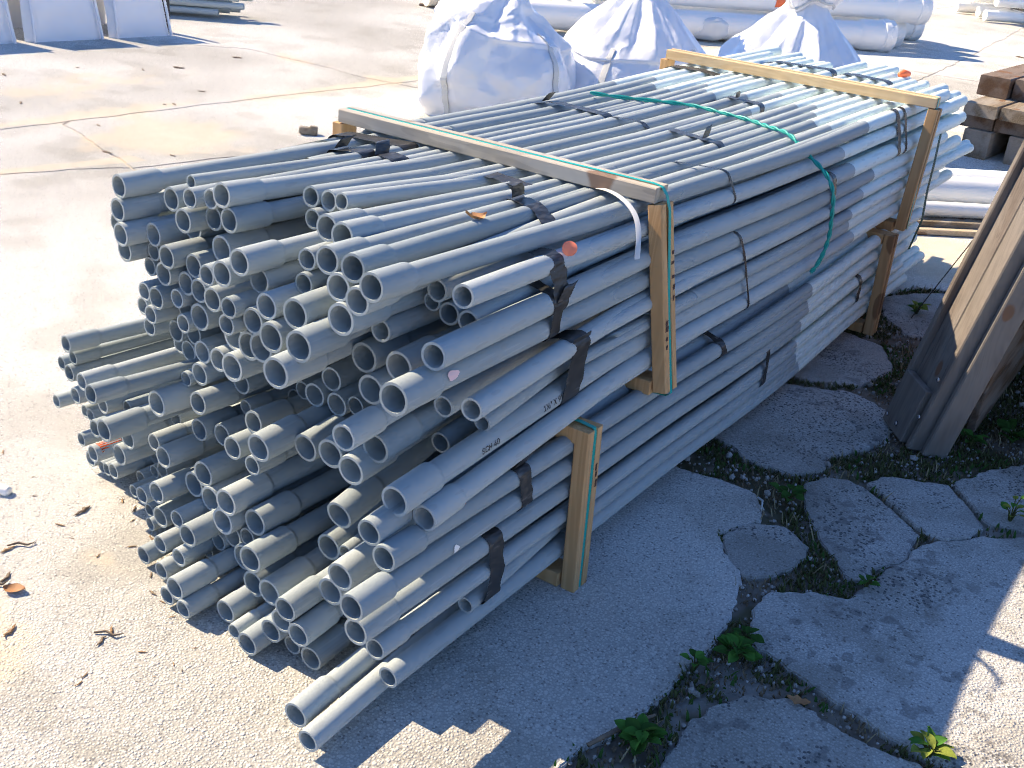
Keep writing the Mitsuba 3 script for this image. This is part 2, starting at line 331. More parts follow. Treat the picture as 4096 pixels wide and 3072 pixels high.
# ------------------------------------------------------------------ timber frames of the two stacks
LW, LH = .064, .038
def frame_box(name, label, y, z0, ztop, xl, rail_m, post_m, lean=(0., 0.), top_x=-.06, grp='timber frames round the pipe stacks', toprail=True):
    t = thing(name, label, 'timber frame', grp)
    yc = y + LW / 2
    zr = ztop - LH / 2
    if toprail: part(t, 'top_rail', bar((xl, yc, zr), (top_x, yc, zr), grooved(LW, LH)), rail_m)
    else: part(t, 'top_rail', bar((xl, yc, zr), (top_x, yc, zr), rect(LW, LH)), rail_m)
    zp = ztop - LH - .003 if toprail else ztop
    # posts: wide face outwards, groove on the outer face
    for side in (1, -1):
        if side > 0:
            a, b = np.array([-LH / 2 + lean[0], yc, z0]), np.array([-LH / 2 + lean[1], yc, zp])
        else:
            a, b = np.array([xl - .004, yc, z0]), np.array([xl - .004, yc, zp])
        up = (side, 0, 0)
        u, v, d = frame_of(b - a, up)
        m_ = trimesh.creation.extrude_polygon(Polygon(grooved(LW, LH)), np.linalg.norm(b - a), engine='earcut')
        w = np.asarray(m_.vertices)
        vv = np.array([side, 0, 0.]); vv = vv - d * (vv @ d); vv /= np.linalg.norm(vv); uu = np.cross(vv, d)
        fc = np.asarray(m_.faces)
        part(t, 'post', (a + w[:, :1] * uu + w[:, 1:2] * vv + w[:, 2:] * d, fc if np.cross(uu, vv) @ d > 0 else fc[:, ::-1]), post_m)
    zb = z0 + LH / 2 + (.002 if z0 < .1 else -.012)
    part(t, 'bottom_rail', bar((xl + .02, yc - .008, zb), (-LH - .006 + lean[0], yc - .008, zb), rect(LW, LH)), post_m)
    return t
fA = frame_box('timber_frame', 'near timber frame of the upper stack, its top rail weathered grey', .72, .409, .920, -1.12, 'mat_rail_old', 'mat_post_wood', (0., -.087), -.108)
fB = frame_box('timber_frame', 'near timber frame of the lower stack, its post standing on the ground', .36, .0, .434, -1.30, 'mat_post_wood', 'mat_post_wood', (0., -.012), -.045, toprail=False)
fC = frame_box('timber_frame', 'far timber frame of the upper stack, its top rail clean yellow wood', 2.731, .409, .921, -1.125, 'mat_rail_new', 'mat_post_wood', (-.004, .016), .0)
fD = frame_box('timber_frame', 'far timber frame of the lower stack, down by the mossy cracks', 2.616, .0, .409, -1.30, 'mat_post_wood', 'mat_post_wood', (0., -.004), -.045, toprail=False)
# ink stamps on the posts
for root, pts in ((fA, [(.052, .76), (.052, .735), (.053, .70), (.052, .672), (.053, .645), (.012, .59), (.013, .575), (.012, .552), (.013, .53)]), (fB, [(.052, .33), (.052, .31), (.053, .285)])):
    ms = []
    for k, (dy, z) in enumerate(pts):
        base_y = .72 if root == fA else .36
        h = rng.uniform(.004, .011)
        x = (-.087 * (z - .409) / .47 if root == fA else -.012 * z / .43) + .0008
        c_ = cbox((x, base_y + dy + rng.normal(0, .002), z), (.0005, rng.uniform(.003, .007), h), .0002)
        ms.append(c_)
    part(root, 'ink_stamp', cat_m(ms), 'mat_stamp')
# teal straps lying in the grooves
def ribbon(P, w_dir, width, th=.0012):
    P = np.asarray(P, float); W = np.broadcast_to(np.asarray(w_dir, float), P.shape)
    W = W / np.linalg.norm(W, axis=1, keepdims=True) * width / 2
    t = np.gradient(P, axis=0); n = np.cross(t, W); n /= np.linalg.norm(n, axis=1, keepdims=True)
    V = np.stack([P - W, P + W, P + W + n * th, P - W + n * th], 1).reshape(-1, 3)
    F = []
    for k in range(len(P) - 1):
        for j in range(4):
            a, b = k * 4 + j, k * 4 + (j + 1) % 4
            F += [(a, a + 4, b + 4), (a, b + 4, b)]
    return V, np.array(F)
def densify(P, n=60):
    ls = LineString(P); return np.array([ls.interpolate(k / (n - 1), normalized=True).coords[0] for k in range(n)])
yA = .72 + LW / 2
single('strap', 'teal plastic strap in the groove of the weathered grey top rail, down its post', 'strap',
       ribbon(densify([(-1.12, yA, .9175), (-.60, yA + .001, .9175), (-.125, yA, .922), (-.098, yA, .915), (-.080, yA, .872), (-.046, yA, .64), (-.006, yA, .43), (.001, yA - .002, .398), (-.05, yA, .392)], 90), (0, 1, 0), .012), 'mat_teal', group=None)
yB = .36 + LW / 2
single('strap', 'teal plastic strap in the groove of the lower near post', 'strap',
       ribbon(densify([(-.3, yB - .01, .438), (-.055, yB, .440), (-.013, yB, .436), (-.014, yB, .42), (-.007, yB, .2), (-.004, yB, .0)], 60), (0, 1, 0), .012), 'mat_teal')
yC = 2.731 + LW / 2
single('strap', 'teal plastic strap at the corner of the clean yellow far rail', 'strap',
       ribbon(densify([(-1.1, yC, .9125), (-.03, yC, .917), (.0035, yC, .921), (.006, yC, .88), (.010, yC, .80), (.0, yC, .41)], 60), (0, 1, 0), .013), 'mat_teal')
single('strap', 'slack dark strap end hanging behind the far right post', 'strap',
       ribbon(densify([(.02, 2.84, .78), (.022, 2.845, .66), (.02, 2.85, .56), (.03, 2.84, .44), (.005, 2.85, .31)], 40), (.3, 1, 0), .014), 'mat_teal_dark')

# ------------------------------------------------------------------ the pipes
# name, mouth x y z, place in the frame x z, body radius, mouth radius, in the upper stack
PIPES = [
 ('3a', -0.629, 0.099, 0.896, -0.631, 0.854, 0.0240, 0.0240, 1),
 ('3b', -0.581, 0.104, 0.897, -0.557, 0.854, 0.0240, 0.0240, 1),
 ('3c', -0.539, 0.098, 0.906, -0.513, 0.858, 0.0200, 0.0200, 1),
 ('3e', -0.602, 0.077, 0.856, -0.594, 0.830, 0.0200, 0.0220, 1),
 ('3f', -0.440, -0.053, 0.904, -0.443, 0.854, 0.0240, 0.0270, 1),
 ('3g', -0.379, -0.075, 0.907, -0.394, 0.854, 0.0240, 0.0270, 1),
 ('3h', -0.406, 0.017, 0.860, -0.419, 0.812, 0.0240, 0.0270, 1),
 ('6a', -0.252, -0.185, 0.902, -0.298, 0.854, 0.0240, 0.0270, 1),
 ('6b', -0.175, -0.222, 0.896, -0.176, 0.854, 0.0240, 0.0270, 1),
 ('6c', -0.449, -0.099, 0.846, -0.479, 0.829, 0.0200, 0.0220, 1),
 ('6d', -0.609, 0.109, 0.741, -0.596, 0.740, 0.0240, 0.0270, 1),
 ('6e', -0.328, -0.171, 0.894, -0.346, 0.854, 0.0240, 0.0270, 1),
 ('6f', -0.294, -0.177, 0.851, -0.322, 0.812, 0.0240, 0.0270, 1),
 ('6g', -0.229, -0.197, 0.847, -0.248, 0.846, 0.0240, 0.0270, 1),
 ('6h', -0.277, -0.187, 0.794, -0.288, 0.773, 0.0275, 0.0310, 1),
 ('6i', -0.445, -0.112, 0.799, -0.459, 0.794, 0.0200, 0.0220, 1),
 ('6j', -0.546, -0.188, 0.835, -0.527, 0.816, 0.0240, 0.0270, 1),
 ('6k', -0.553, -0.129, 0.780, -0.539, 0.769, 0.0240, 0.0270, 1),
 ('6l', -0.479, -0.181, 0.759, -0.477, 0.754, 0.0240, 0.0270, 1),
 ('6m', -0.387, -0.195, 0.774, -0.393, 0.767, 0.0275, 0.0310, 1),
 ('6n', -0.569, -0.198, 0.734, -0.553, 0.727, 0.0200, 0.0220, 1),
 ('6N2', -0.735, -0.020, 0.623, -0.703, 0.623, 0.0275, 0.0310, 1),
 ('6o', -0.522, -0.177, 0.714, -0.511, 0.713, 0.0240, 0.0270, 1),
 ('6p', -0.455, -0.193, 0.703, -0.454, 0.703, 0.0275, 0.0310, 1),
 ('6q', -0.327, -0.247, 0.741, -0.345, 0.740, 0.0275, 0.0310, 1),
 ('6r', -0.666, -0.097, 0.610, -0.639, 0.610, 0.0275, 0.0310, 1),
 ('6s', -0.569, -0.145, 0.634, -0.553, 0.634, 0.0275, 0.0310, 1),
 ('6t', -0.508, -0.170, 0.657, -0.500, 0.657, 0.0275, 0.0310, 1),
 ('6u', -0.620, -0.147, 0.568, -0.597, 0.568, 0.0275, 0.0310, 1),
 ('6v', -0.357, -0.277, 0.686, -0.381, 0.687, 0.0275, 0.0310, 1),
 ('6w', -0.720, -0.030, 0.457, -0.694, 0.482, 0.0240, 0.0270, 1),
 ('6x', -0.270, -0.078, 0.741, -0.291, 0.721, 0.0240, 0.0240, 1),
 ('6y', -0.190, -0.008, 0.830, -0.209, 0.819, 0.0240, 0.0240, 1),
 ('6z', -0.092, -0.058, 0.859, -0.156, 0.801, 0.0240, 0.0240, 1),
 ('6A', -0.185, 0.029, 0.772, -0.235, 0.745, 0.0240, 0.0240, 1),
 ('6B', -0.226, 0.025, 0.787, -0.250, 0.802, 0.0200, 0.0200, 1),
 ('6C', -0.134, 0.025, 0.771, -0.195, 0.772, 0.0240, 0.0240, 1),
 ('6D', -0.304, -0.086, 0.674, -0.325, 0.683, 0.0275, 0.0310, 1),
 ('6E', -0.215, -0.085, 0.683, -0.237, 0.683, 0.0275, 0.0310, 1),
 ('6F', -0.076, -0.159, 0.774, -0.131, 0.735, 0.0275, 0.0275, 1),
 ('6G', -0.275, -0.096, 0.616, -0.289, 0.641, 0.0275, 0.0310, 1),
 ('6H', -0.093, -0.248, 0.713, -0.125, 0.680, 0.0275, 0.0310, 1),
 ('6I', -0.155, -0.011, 0.590, -0.175, 0.625, 0.0240, 0.0240, 1),
 ('6J', -0.049, -0.064, 0.640, -0.108, 0.631, 0.0240, 0.0240, 1),
 ('6K', -0.674, 0.164, 0.428, -0.650, 0.478, 0.0200, 0.0220, 1),
 ('6L', -0.604, 0.051, 0.450, -0.589, 0.478, 0.0200, 0.0220, 1),
 ('6M', -0.500, -0.020, 0.499, -0.514, 0.525, 0.0240, 0.0270, 1),
 ('6N', -0.464, -0.006, 0.545, -0.477, 0.556, 0.0240, 0.0270, 1),
 ('6O', -0.438, -0.016, 0.496, -0.433, 0.537, 0.0240, 0.0270, 1),
 ('6P', -0.391, -0.008, 0.506, -0.389, 0.542, 0.0200, 0.0220, 1),
 ('6Q', -0.683, 0.105, 0.384, -0.658, 0.383, 0.0200, 0.0220, 0),
 ('6R', -0.685, 0.119, 0.335, -0.665, 0.335, 0.0200, 0.0220, 0),
 ('5a', -1.057, -0.074, 0.853, -0.983, 0.853, 0.0240, 0.0270, 1),
 ('5b', -1.059, -0.080, 0.798, -0.983, 0.798, 0.0240, 0.0270, 1),
 ('5c', -1.087, -0.066, 0.758, -1.010, 0.758, 0.0200, 0.0220, 1),
 ('5d', -1.041, -0.090, 0.746, -0.966, 0.746, 0.0240, 0.0270, 1),
 ('5e', -1.061, -0.067, 0.698, -0.986, 0.698, 0.0240, 0.0270, 1),
 ('5f', -0.929, -0.033, 0.845, -0.878, 0.843, 0.0240, 0.0270, 1),
 ('5g', -0.838, -0.058, 0.873, -0.801, 0.858, 0.0200, 0.0220, 1),
 ('5h', -0.895, -0.004, 0.887, -0.842, 0.862, 0.0165, 0.0165, 1),
 ('5i', -0.970, 0.084, 0.803, -0.920, 0.803, 0.0240, 0.0270, 1),
 ('5j', -0.792, -0.040, 0.879, -0.761, 0.858, 0.0200, 0.0220, 1),
 ('5k', -0.745, -0.051, 0.900, -0.717, 0.854, 0.0240, 0.0270, 1),
 ('5l', -0.799, -0.027, 0.831, -0.758, 0.814, 0.0240, 0.0270, 1),
 ('5m', -0.727, -0.048, 0.848, -0.674, 0.831, 0.0240, 0.0270, 1),
 ('5n', -0.858, -0.062, 0.818, -0.809, 0.815, 0.0240, 0.0270, 1),
 ('5o', -0.913, 0.011, 0.775, -0.863, 0.775, 0.0275, 0.0310, 1),
 ('5p', -0.980, -0.047, 0.752, -0.918, 0.752, 0.0240, 0.0270, 1),
 ('5q', -1.002, -0.031, 0.702, -0.938, 0.702, 0.0200, 0.0220, 1),
 ('5r', -0.891, -0.085, 0.730, -0.836, 0.730, 0.0240, 0.0270, 1),
 ('5s', -1.026, -0.025, 0.657, -0.960, 0.657, 0.0200, 0.0220, 1),
 ('5t', -0.914, -0.077, 0.682, -0.857, 0.682, 0.0240, 0.0270, 1),
 ('5u', -0.772, -0.031, 0.767, -0.735, 0.767, 0.0275, 0.0310, 1),
 ('5w', -0.828, -0.063, 0.721, -0.782, 0.721, 0.0240, 0.0270, 1),
 ('5x', -0.655, -0.177, 0.775, -0.627, 0.775, 0.0200, 0.0220, 1),
 ('5y', -0.607, -0.179, 0.792, -0.585, 0.787, 0.0240, 0.0270, 1),
 ('5A', -1.004, -0.063, 0.610, -0.937, 0.610, 0.0200, 0.0220, 1),
 ('5B', -0.955, -0.069, 0.609, -0.893, 0.610, 0.0240, 0.0270, 1),
 ('5C', -1.081, -0.010, 0.536, -1.011, 0.536, 0.0200, 0.0220, 1),
 ('5D', -0.973, -0.073, 0.563, -0.911, 0.569, 0.0200, 0.0220, 1),
 ('5E', -1.004, -0.054, 0.517, -0.941, 0.518, 0.0200, 0.0220, 1),
 ('5F', -0.857, -0.062, 0.671, -0.808, 0.671, 0.0240, 0.0270, 1),
 ('5G', -0.802, -0.073, 0.672, -0.759, 0.672, 0.0240, 0.0270, 1),
 ('5H', -0.727, -0.101, 0.680, -0.692, 0.680, 0.0240, 0.0270, 1),
 ('5I', -0.883, -0.068, 0.629, -0.830, 0.629, 0.0200, 0.0220, 1),
 ('5J', -0.903, -0.028, 0.587, -0.851, 0.587, 0.0240, 0.0270, 1),
 ('5K', -0.809, -0.068, 0.605, -0.765, 0.605, 0.0275, 0.0310, 1),
 ('5L', -1.076, 0.082, 0.485, -1.016, 0.485, 0.0200, 0.0220, 1),
 ('5M', -0.856, -0.076, 0.577, -0.806, 0.577, 0.0200, 0.0220, 1),
 ('5N', -0.952, -0.019, 0.512, -0.898, 0.527, 0.0240, 0.0270, 1),
 ('5O', -0.898, -0.012, 0.520, -0.847, 0.520, 0.0240, 0.0270, 1),
 ('5R', -0.582, -0.193, 0.692, -0.564, 0.688, 0.0200, 0.0220, 1),
 ('7a', -1.264, -0.107, 0.407, -1.171, 0.388, 0.0200, 0.0220, 0),
 ('7b', -1.272, -0.085, 0.359, -1.186, 0.354, 0.0165, 0.0180, 0),
 ('7c', -1.314, -0.091, 0.332, -1.225, 0.332, 0.0165, 0.0180, 0),
 ('7d', -1.278, -0.096, 0.318, -1.189, 0.317, 0.0200, 0.0220, 0),
 ('7e', -1.138, -0.158, 0.362, -1.043, 0.362, 0.0200, 0.0220, 0),
 ('7f', -0.916, -0.290, 0.452, -0.856, 0.388, 0.0200, 0.0220, 0),
 ('7g', -1.302, -0.124, 0.239, -1.209, 0.239, 0.0165, 0.0180, 0),
 ('7h', -1.262, -0.095, 0.259, -1.173, 0.259, 0.0200, 0.0220, 0),
 ('7i', -1.137, -0.105, 0.279, -1.049, 0.279, 0.0200, 0.0220, 0),
 ('7j', -0.881, -0.143, 0.388, -0.809, 0.377, 0.0275, 0.0310, 0),
 ('7k', -1.087, -0.071, 0.278, -1.010, 0.278, 0.0165, 0.0180, 0),
 ('7l', -1.293, -0.050, 0.186, -1.209, 0.186, 0.0165, 0.0180, 0),
 ('7m', -1.255, -0.061, 0.192, -1.169, 0.192, 0.0165, 0.0180, 0),
 ('7n', -1.061, -0.186, 0.272, -0.973, 0.272, 0.0200, 0.0220, 0),
 ('7o', -0.946, -0.243, 0.331, -0.870, 0.331, 0.0240, 0.0270, 0),
 ('7p', -1.211, -0.124, 0.161, -1.118, 0.161, 0.0165, 0.0180, 0),
 ('7q', -1.121, -0.156, 0.167, -1.030, 0.167, 0.0200, 0.0220, 0),
 ('7r', -1.289, -0.049, 0.043, -1.205, 0.065, 0.0200, 0.0220, 0),
 ('7s', -1.045, -0.107, 0.219, -0.968, 0.219, 0.0240, 0.0270, 0),
 ('7t', -1.068, -0.118, 0.169, -0.986, 0.169, 0.0240, 0.0270, 0),
 ('7u', -1.251, -0.042, 0.030, -1.168, 0.062, 0.0165, 0.0180, 0),
 ('7v', -1.217, -0.052, 0.040, -1.133, 0.062, 0.0165, 0.0180, 0),
 ('7w', -1.176, -0.062, 0.055, -1.097, 0.065, 0.0200, 0.0220, 0),
 ('7x', -0.997, 0.004, 0.250, -0.937, 0.250, 0.0200, 0.0220, 0),
 ('7y', -0.772, -0.114, 0.417, -0.735, 0.384, 0.0240, 0.0270, 0),
 ('7z', -0.926, -0.122, 0.260, -0.864, 0.260, 0.0200, 0.0220, 0),
 ('7A', -0.878, -0.135, 0.243, -0.821, 0.243, 0.0240, 0.0270, 0),
 ('7B', -0.803, -0.087, 0.326, -0.759, 0.326, 0.0240, 0.0270, 0),
 ('7C', -0.740, -0.074, 0.331, -0.709, 0.330, 0.0240, 0.0270, 0),
 ('7D', -0.727, -0.011, 0.385, -0.694, 0.386, 0.0165, 0.0180, 0),
 ('7E', -0.628, -0.081, 0.407, -0.600, 0.384, 0.0240, 0.0270, 0),
 ('7F', -0.647, -0.127, 0.353, -0.621, 0.341, 0.0240, 0.0270, 0),
 ('7G', -0.497, -0.191, 0.436, -0.480, 0.485, 0.0275, 0.0310, 1),
 ('7H', -0.693, -0.043, 0.283, -0.664, 0.283, 0.0200, 0.0220, 0),
 ('7I', -0.557, -0.153, 0.354, -0.542, 0.354, 0.0200, 0.0220, 0),
 ('7K', -0.818, -0.067, 0.459, -0.770, 0.482, 0.0240, 0.0270, 1),
 ('7L', -0.675, -0.099, 0.528, -0.646, 0.528, 0.0240, 0.0270, 1),
 ('7M', -0.731, -0.086, 0.530, -0.696, 0.530, 0.0240, 0.0270, 1),
 ('7N', -0.816, -0.058, 0.513, -0.772, 0.530, 0.0240, 0.0270, 1),
 ('7O', -0.941, 0.007, 0.455, -0.880, 0.482, 0.0240, 0.0270, 1),
 ('7T', -0.858, -0.073, 0.435, -0.810, 0.475, 0.0165, 0.0180, 1),
 ('7U', -1.002, 0.030, 0.445, -0.944, 0.478, 0.0200, 0.0220, 1),
 ('7V', -1.125, -0.015, 0.033, -1.039, 0.065, 0.0200, 0.0220, 0),
 ('7W', -1.079, -0.007, 0.069, -1.015, 0.092, 0.0165, 0.0180, 0),
 ('7W2', -1.044, -0.009, 0.088, -0.977, 0.088, 0.0200, 0.0220, 0),
 ('7W3', -1.131, 0.036, 0.072, -1.068, 0.088, 0.0165, 0.0180, 0),
 ('7X', -0.870, -0.167, 0.162, -0.814, 0.162, 0.0240, 0.0270, 0),
 ('7Y', -0.780, -0.129, 0.205, -0.736, 0.205, 0.0275, 0.0310, 0),
 ('7Z', -0.738, -0.136, 0.253, -0.701, 0.253, 0.0275, 0.0310, 0),
 ('7aa', -0.807, -0.036, 0.157, -0.762, 0.157, 0.0275, 0.0310, 0),
 ('7bb', -0.941, -0.031, 0.059, -0.895, 0.083, 0.0165, 0.0180, 0),
 ('7cc', -1.090, -0.067, 0.032, -1.002, 0.061, 0.0165, 0.0180, 0),
 ('7dd', -0.917, -0.173, 0.138, -0.854, 0.143, 0.0200, 0.0220, 0),
 ('7ee', -0.711, -0.140, 0.198, -0.677, 0.200, 0.0275, 0.0310, 0),
 ('7ff', -0.604, -0.189, 0.256, -0.582, 0.256, 0.0275, 0.0310, 0),
 ('7gg', -0.621, -0.185, 0.197, -0.597, 0.197, 0.0275, 0.0310, 0),
 ('7hh', -0.544, -0.160, 0.216, -0.531, 0.216, 0.0275, 0.0310, 0),
 ('7ii', -0.898, -0.138, 0.067, -0.840, 0.100, 0.0240, 0.0270, 0),
 ('7jj', -0.759, -0.200, 0.151, -0.714, 0.151, 0.0200, 0.0220, 0),
 ('7kk', -0.687, -0.231, 0.152, -0.652, 0.154, 0.0240, 0.0270, 0),
 ('7mm', -0.942, -0.135, 0.027, -0.828, 0.061, 0.0165, 0.0180, 0),
 ('7nn', -0.987, -0.101, 0.033, -0.920, 0.061, 0.0165, 0.0180, 0),
 ('8a', -0.432, -0.118, 0.432, -0.424, 0.485, 0.0275, 0.0310, 1),
 ('8b', -0.219, -0.237, 0.583, -0.243, 0.617, 0.0240, 0.0270, 1),
 ('8c', -0.311, -0.172, 0.486, -0.337, 0.535, 0.0275, 0.0310, 1),
 ('8d', -0.214, -0.148, 0.526, -0.237, 0.562, 0.0275, 0.0310, 1),
 ('8e', -0.248, -0.181, 0.476, -0.266, 0.515, 0.0275, 0.0310, 1),
 ('8f', -0.289, -0.167, 0.347, -0.312, 0.485, 0.0275, 0.0310, 1),
 ('8g', -0.102, -0.220, 0.483, -0.105, 0.528, 0.0275, 0.0310, 1),
 ('8h', -0.120, -0.270, 0.429, -0.129, 0.482, 0.0240, 0.0270, 1),
 ('8i', -0.374, -0.104, 0.199, -0.384, 0.234, 0.0275, 0.0310, 0),
 ('8j', -0.325, -0.104, 0.206, -0.342, 0.246, 0.0165, 0.0180, 0),
 ('8k', -0.238, -0.217, 0.244, -0.264, 0.279, 0.0275, 0.0310, 0),
 ('8l', -0.077, -0.276, 0.393, -0.072, 0.378, 0.0240, 0.0270, 0),
 ('8m', -0.268, -0.212, 0.190, -0.294, 0.225, 0.0275, 0.0310, 0),
 ('8n', -0.065, -0.378, 0.343, -0.072, 0.317, 0.0240, 0.0270, 0),
 ('8o', -0.317, -0.119, 0.073, -0.336, 0.108, 0.0240, 0.0270, 0),
 ('8p', -0.076, -0.351, 0.267, -0.072, 0.255, 0.0240, 0.0270, 0),
 ('8q', -0.059, -0.313, 0.212, -0.070, 0.182, 0.0200, 0.0220, 0),
 ('8r', -0.320, -0.291, 0.163, -0.339, 0.190, 0.0240, 0.0270, 0),
 ('8s', -0.344, -0.278, 0.115, -0.363, 0.148, 0.0240, 0.0270, 0),
 ('8t', -0.285, -0.289, 0.114, -0.311, 0.150, 0.0240, 0.0270, 0),
 ('8u', -0.375, -0.278, 0.072, -0.387, 0.106, 0.0240, 0.0270, 0),
 ('8v', -0.415, -0.309, 0.035, -0.421, 0.070, 0.0240, 0.0270, 0),
 ('8w', -0.342, -0.248, 0.034, -0.359, 0.069, 0.0200, 0.0220, 0),
 ('8x', -0.277, -0.259, 0.039, -0.301, 0.072, 0.0240, 0.0270, 0),
 ('8y', -0.468, -0.297, 0.034, -0.465, 0.062, 0.0165, 0.0180, 0),
 ('8z', -0.530, -0.265, 0.039, -0.524, 0.069, 0.0240, 0.0270, 0),
 ('8A', -0.493, -0.224, 0.173, -0.487, 0.173, 0.0275, 0.0310, 0),
 ('8B', -0.580, -0.163, 0.108, -0.561, 0.112, 0.0275, 0.0310, 0),
 ('8C', -0.506, -0.203, 0.091, -0.485, 0.102, 0.0275, 0.0310, 0),
 ('8D', -0.443, -0.216, 0.105, -0.443, 0.139, 0.0275, 0.0310, 0),
 ('8E', -0.572, -0.158, 0.164, -0.555, 0.164, 0.0200, 0.0220, 0),
 ('8F', -0.631, -0.148, 0.135, -0.607, 0.136, 0.0240, 0.0270, 0),
 ('8G', -0.642, -0.310, 0.071, -0.607, 0.088, 0.0240, 0.0270, 0),
 ('8H', -0.675, -0.306, 0.033, -0.645, 0.065, 0.0200, 0.0220, 0),
 ('8I', -0.611, -0.315, 0.032, -0.568, 0.065, 0.0200, 0.0220, 0),
 ('8J', -0.805, -0.215, 0.068, -0.755, 0.081, 0.0200, 0.0220, 0),
 ('8K', -0.838, -0.239, 0.034, -0.792, 0.065, 0.0200, 0.0220, 0),
 ('8M', -0.724, -0.142, 0.048, -0.681, 0.061, 0.0165, 0.0180, 0),
 ('8M2', -0.671, -0.155, 0.106, -0.644, 0.111, 0.0200, 0.0220, 0),
 ('8N', -0.715, -0.236, 0.083, -0.683, 0.098, 0.0200, 0.0220, 0),
 ('8O', -0.763, -0.249, 0.030, -0.718, 0.065, 0.0200, 0.0220, 0),
 ('2a', -0.169, -0.414, 0.054, -0.201, 0.089, 0.0240, 0.0270, 0),
 ('2b', -0.109, -0.442, 0.044, -0.141, 0.079, 0.0240, 0.0240, 0),
 ('2c', -0.083, -0.239, 0.082, -0.070, 0.092, 0.0240, 0.0240, 0),
 ('2e', -0.229, 0.011, 0.032, -0.248, 0.067, 0.0200, 0.0200, 0),
 ('2f', -0.075, 0.008, 0.126, -0.100, 0.156, 0.0200, 0.0200, 0),
 ('1a', -0.188, 0.032, 0.477, -0.207, 0.512, 0.0240, 0.0240, 1),
 ('1b', -0.109, 0.065, 0.540, -0.130, 0.592, 0.0200, 0.0200, 1),
 ('1c', -0.064, -0.174, 0.440, -0.081, 0.482, 0.0240, 0.0270, 1),
]
FILLERS = [
 (-0.928, 0.852, 0.0240, 1),
 (-0.400, 0.377, 0.0275, 0),
 (-0.126, 0.326, 0.0275, 0),
 (-0.120, 0.266, 0.0240, 0),
 (-0.903, 0.378, 0.0275, 0),
 (-0.714, 0.810, 0.0200, 1),
 (-1.220, 0.378, 0.0275, 0),
 (-0.971, 0.380, 0.0275, 0),
 (-0.066, 0.139, 0.0200, 0),
 (-0.460, 0.377, 0.0275, 0),
 (-0.127, 0.209, 0.0275, 0),
 (-0.094, 0.576, 0.0200, 1),
 (-0.129, 0.380, 0.0275, 0),
 (-0.511, 0.383, 0.0240, 0),
 (-1.097, 0.378, 0.0275, 0),
 (-0.213, 0.379, 0.0275, 0),
 (-0.333, 0.378, 0.0275, 0),
 (-0.267, 0.378, 0.0275, 0),
 (-0.110, 0.118, 0.0200, 0),
 (-1.143, 0.351, 0.0275, 0),
 (-1.035, 0.848, 0.0275, 1),
 (-0.371, 0.814, 0.0240, 1),
 (-0.223, 0.248, 0.0240, 0),
 (-0.421, 0.328, 0.0275, 0),
 (-0.411, 0.185, 0.0275, 0),
 (-0.372, 0.494, 0.0275, 1),
 (-0.983, 0.506, 0.0200, 1),
 (-0.527, 0.478, 0.0200, 1),
 (-0.434, 0.279, 0.0240, 0),
 (-1.099, 0.318, 0.0275, 0),
 (-1.159, 0.153, 0.0240, 0),
 (-0.638, 0.726, 0.0200, 1),
 (-1.030, 0.632, 0.0275, 1),
 (-0.828, 0.300, 0.0275, 0),
 (-0.196, 0.585, 0.0200, 1),
 (-0.294, 0.333, 0.0240, 0),
 (-0.241, 0.327, 0.0240, 0),
 (-1.133, 0.109, 0.0275, 0),
 (-0.789, 0.772, 0.0240, 1),
 (-0.268, 0.109, 0.0240, 0),
 (-0.467, 0.239, 0.0275, 0),
 (-1.218, 0.280, 0.0275, 0),
 (-1.189, 0.111, 0.0275, 0),
 (-0.727, 0.566, 0.0240, 1),
 (-0.788, 0.109, 0.0240, 0),
 (-0.224, 0.135, 0.0275, 0),
 (-0.411, 0.574, 0.0200, 1),
 (-0.722, 0.719, 0.0240, 1),
 (-0.871, 0.186, 0.0275, 0),
 (-0.566, 0.519, 0.0275, 1),
 (-0.360, 0.592, 0.0275, 1),
 (-0.362, 0.337, 0.0240, 0),
 (-0.293, 0.565, 0.0275, 1),
 (-0.727, 0.292, 0.0200, 0),
 (-1.150, 0.221, 0.0200, 0),
 (-0.573, 0.324, 0.0240, 0),
 (-0.957, 0.557, 0.0240, 1),
 (-0.520, 0.591, 0.0275, 1),
 (-1.224, 0.147, 0.0240, 0),
 (-1.033, 0.234, 0.0275, 0),
 (-0.447, 0.605, 0.0275, 1),
 (-0.732, 0.113, 0.0200, 0),
 (-0.906, 0.669, 0.0275, 1),
 (-0.736, 0.507, 0.0200, 1),
 (-0.196, 0.203, 0.0275, 0),
 (-1.074, 0.140, 0.0275, 0),
 (-0.679, 0.579, 0.0240, 1),
 (-0.327, 0.294, 0.0275, 0),
 (-1.037, 0.715, 0.0275, 1),
 (-0.236, 0.480, 0.0200, 1),
 (-0.174, 0.479, 0.0200, 1),
 (-0.182, 0.713, 0.0275, 1),
 (-0.180, 0.125, 0.0200, 0),
 (-0.997, 0.587, 0.0275, 1),
 (-0.650, 0.658, 0.0200, 1),
 (-1.045, 0.518, 0.0200, 1),
 (-0.960, 0.333, 0.0200, 0),
 (-0.535, 0.291, 0.0275, 0),
 (-0.890, 0.118, 0.0200, 0),
 (-1.124, 0.267, 0.0275, 0),
]
NS = 22
YF = .66
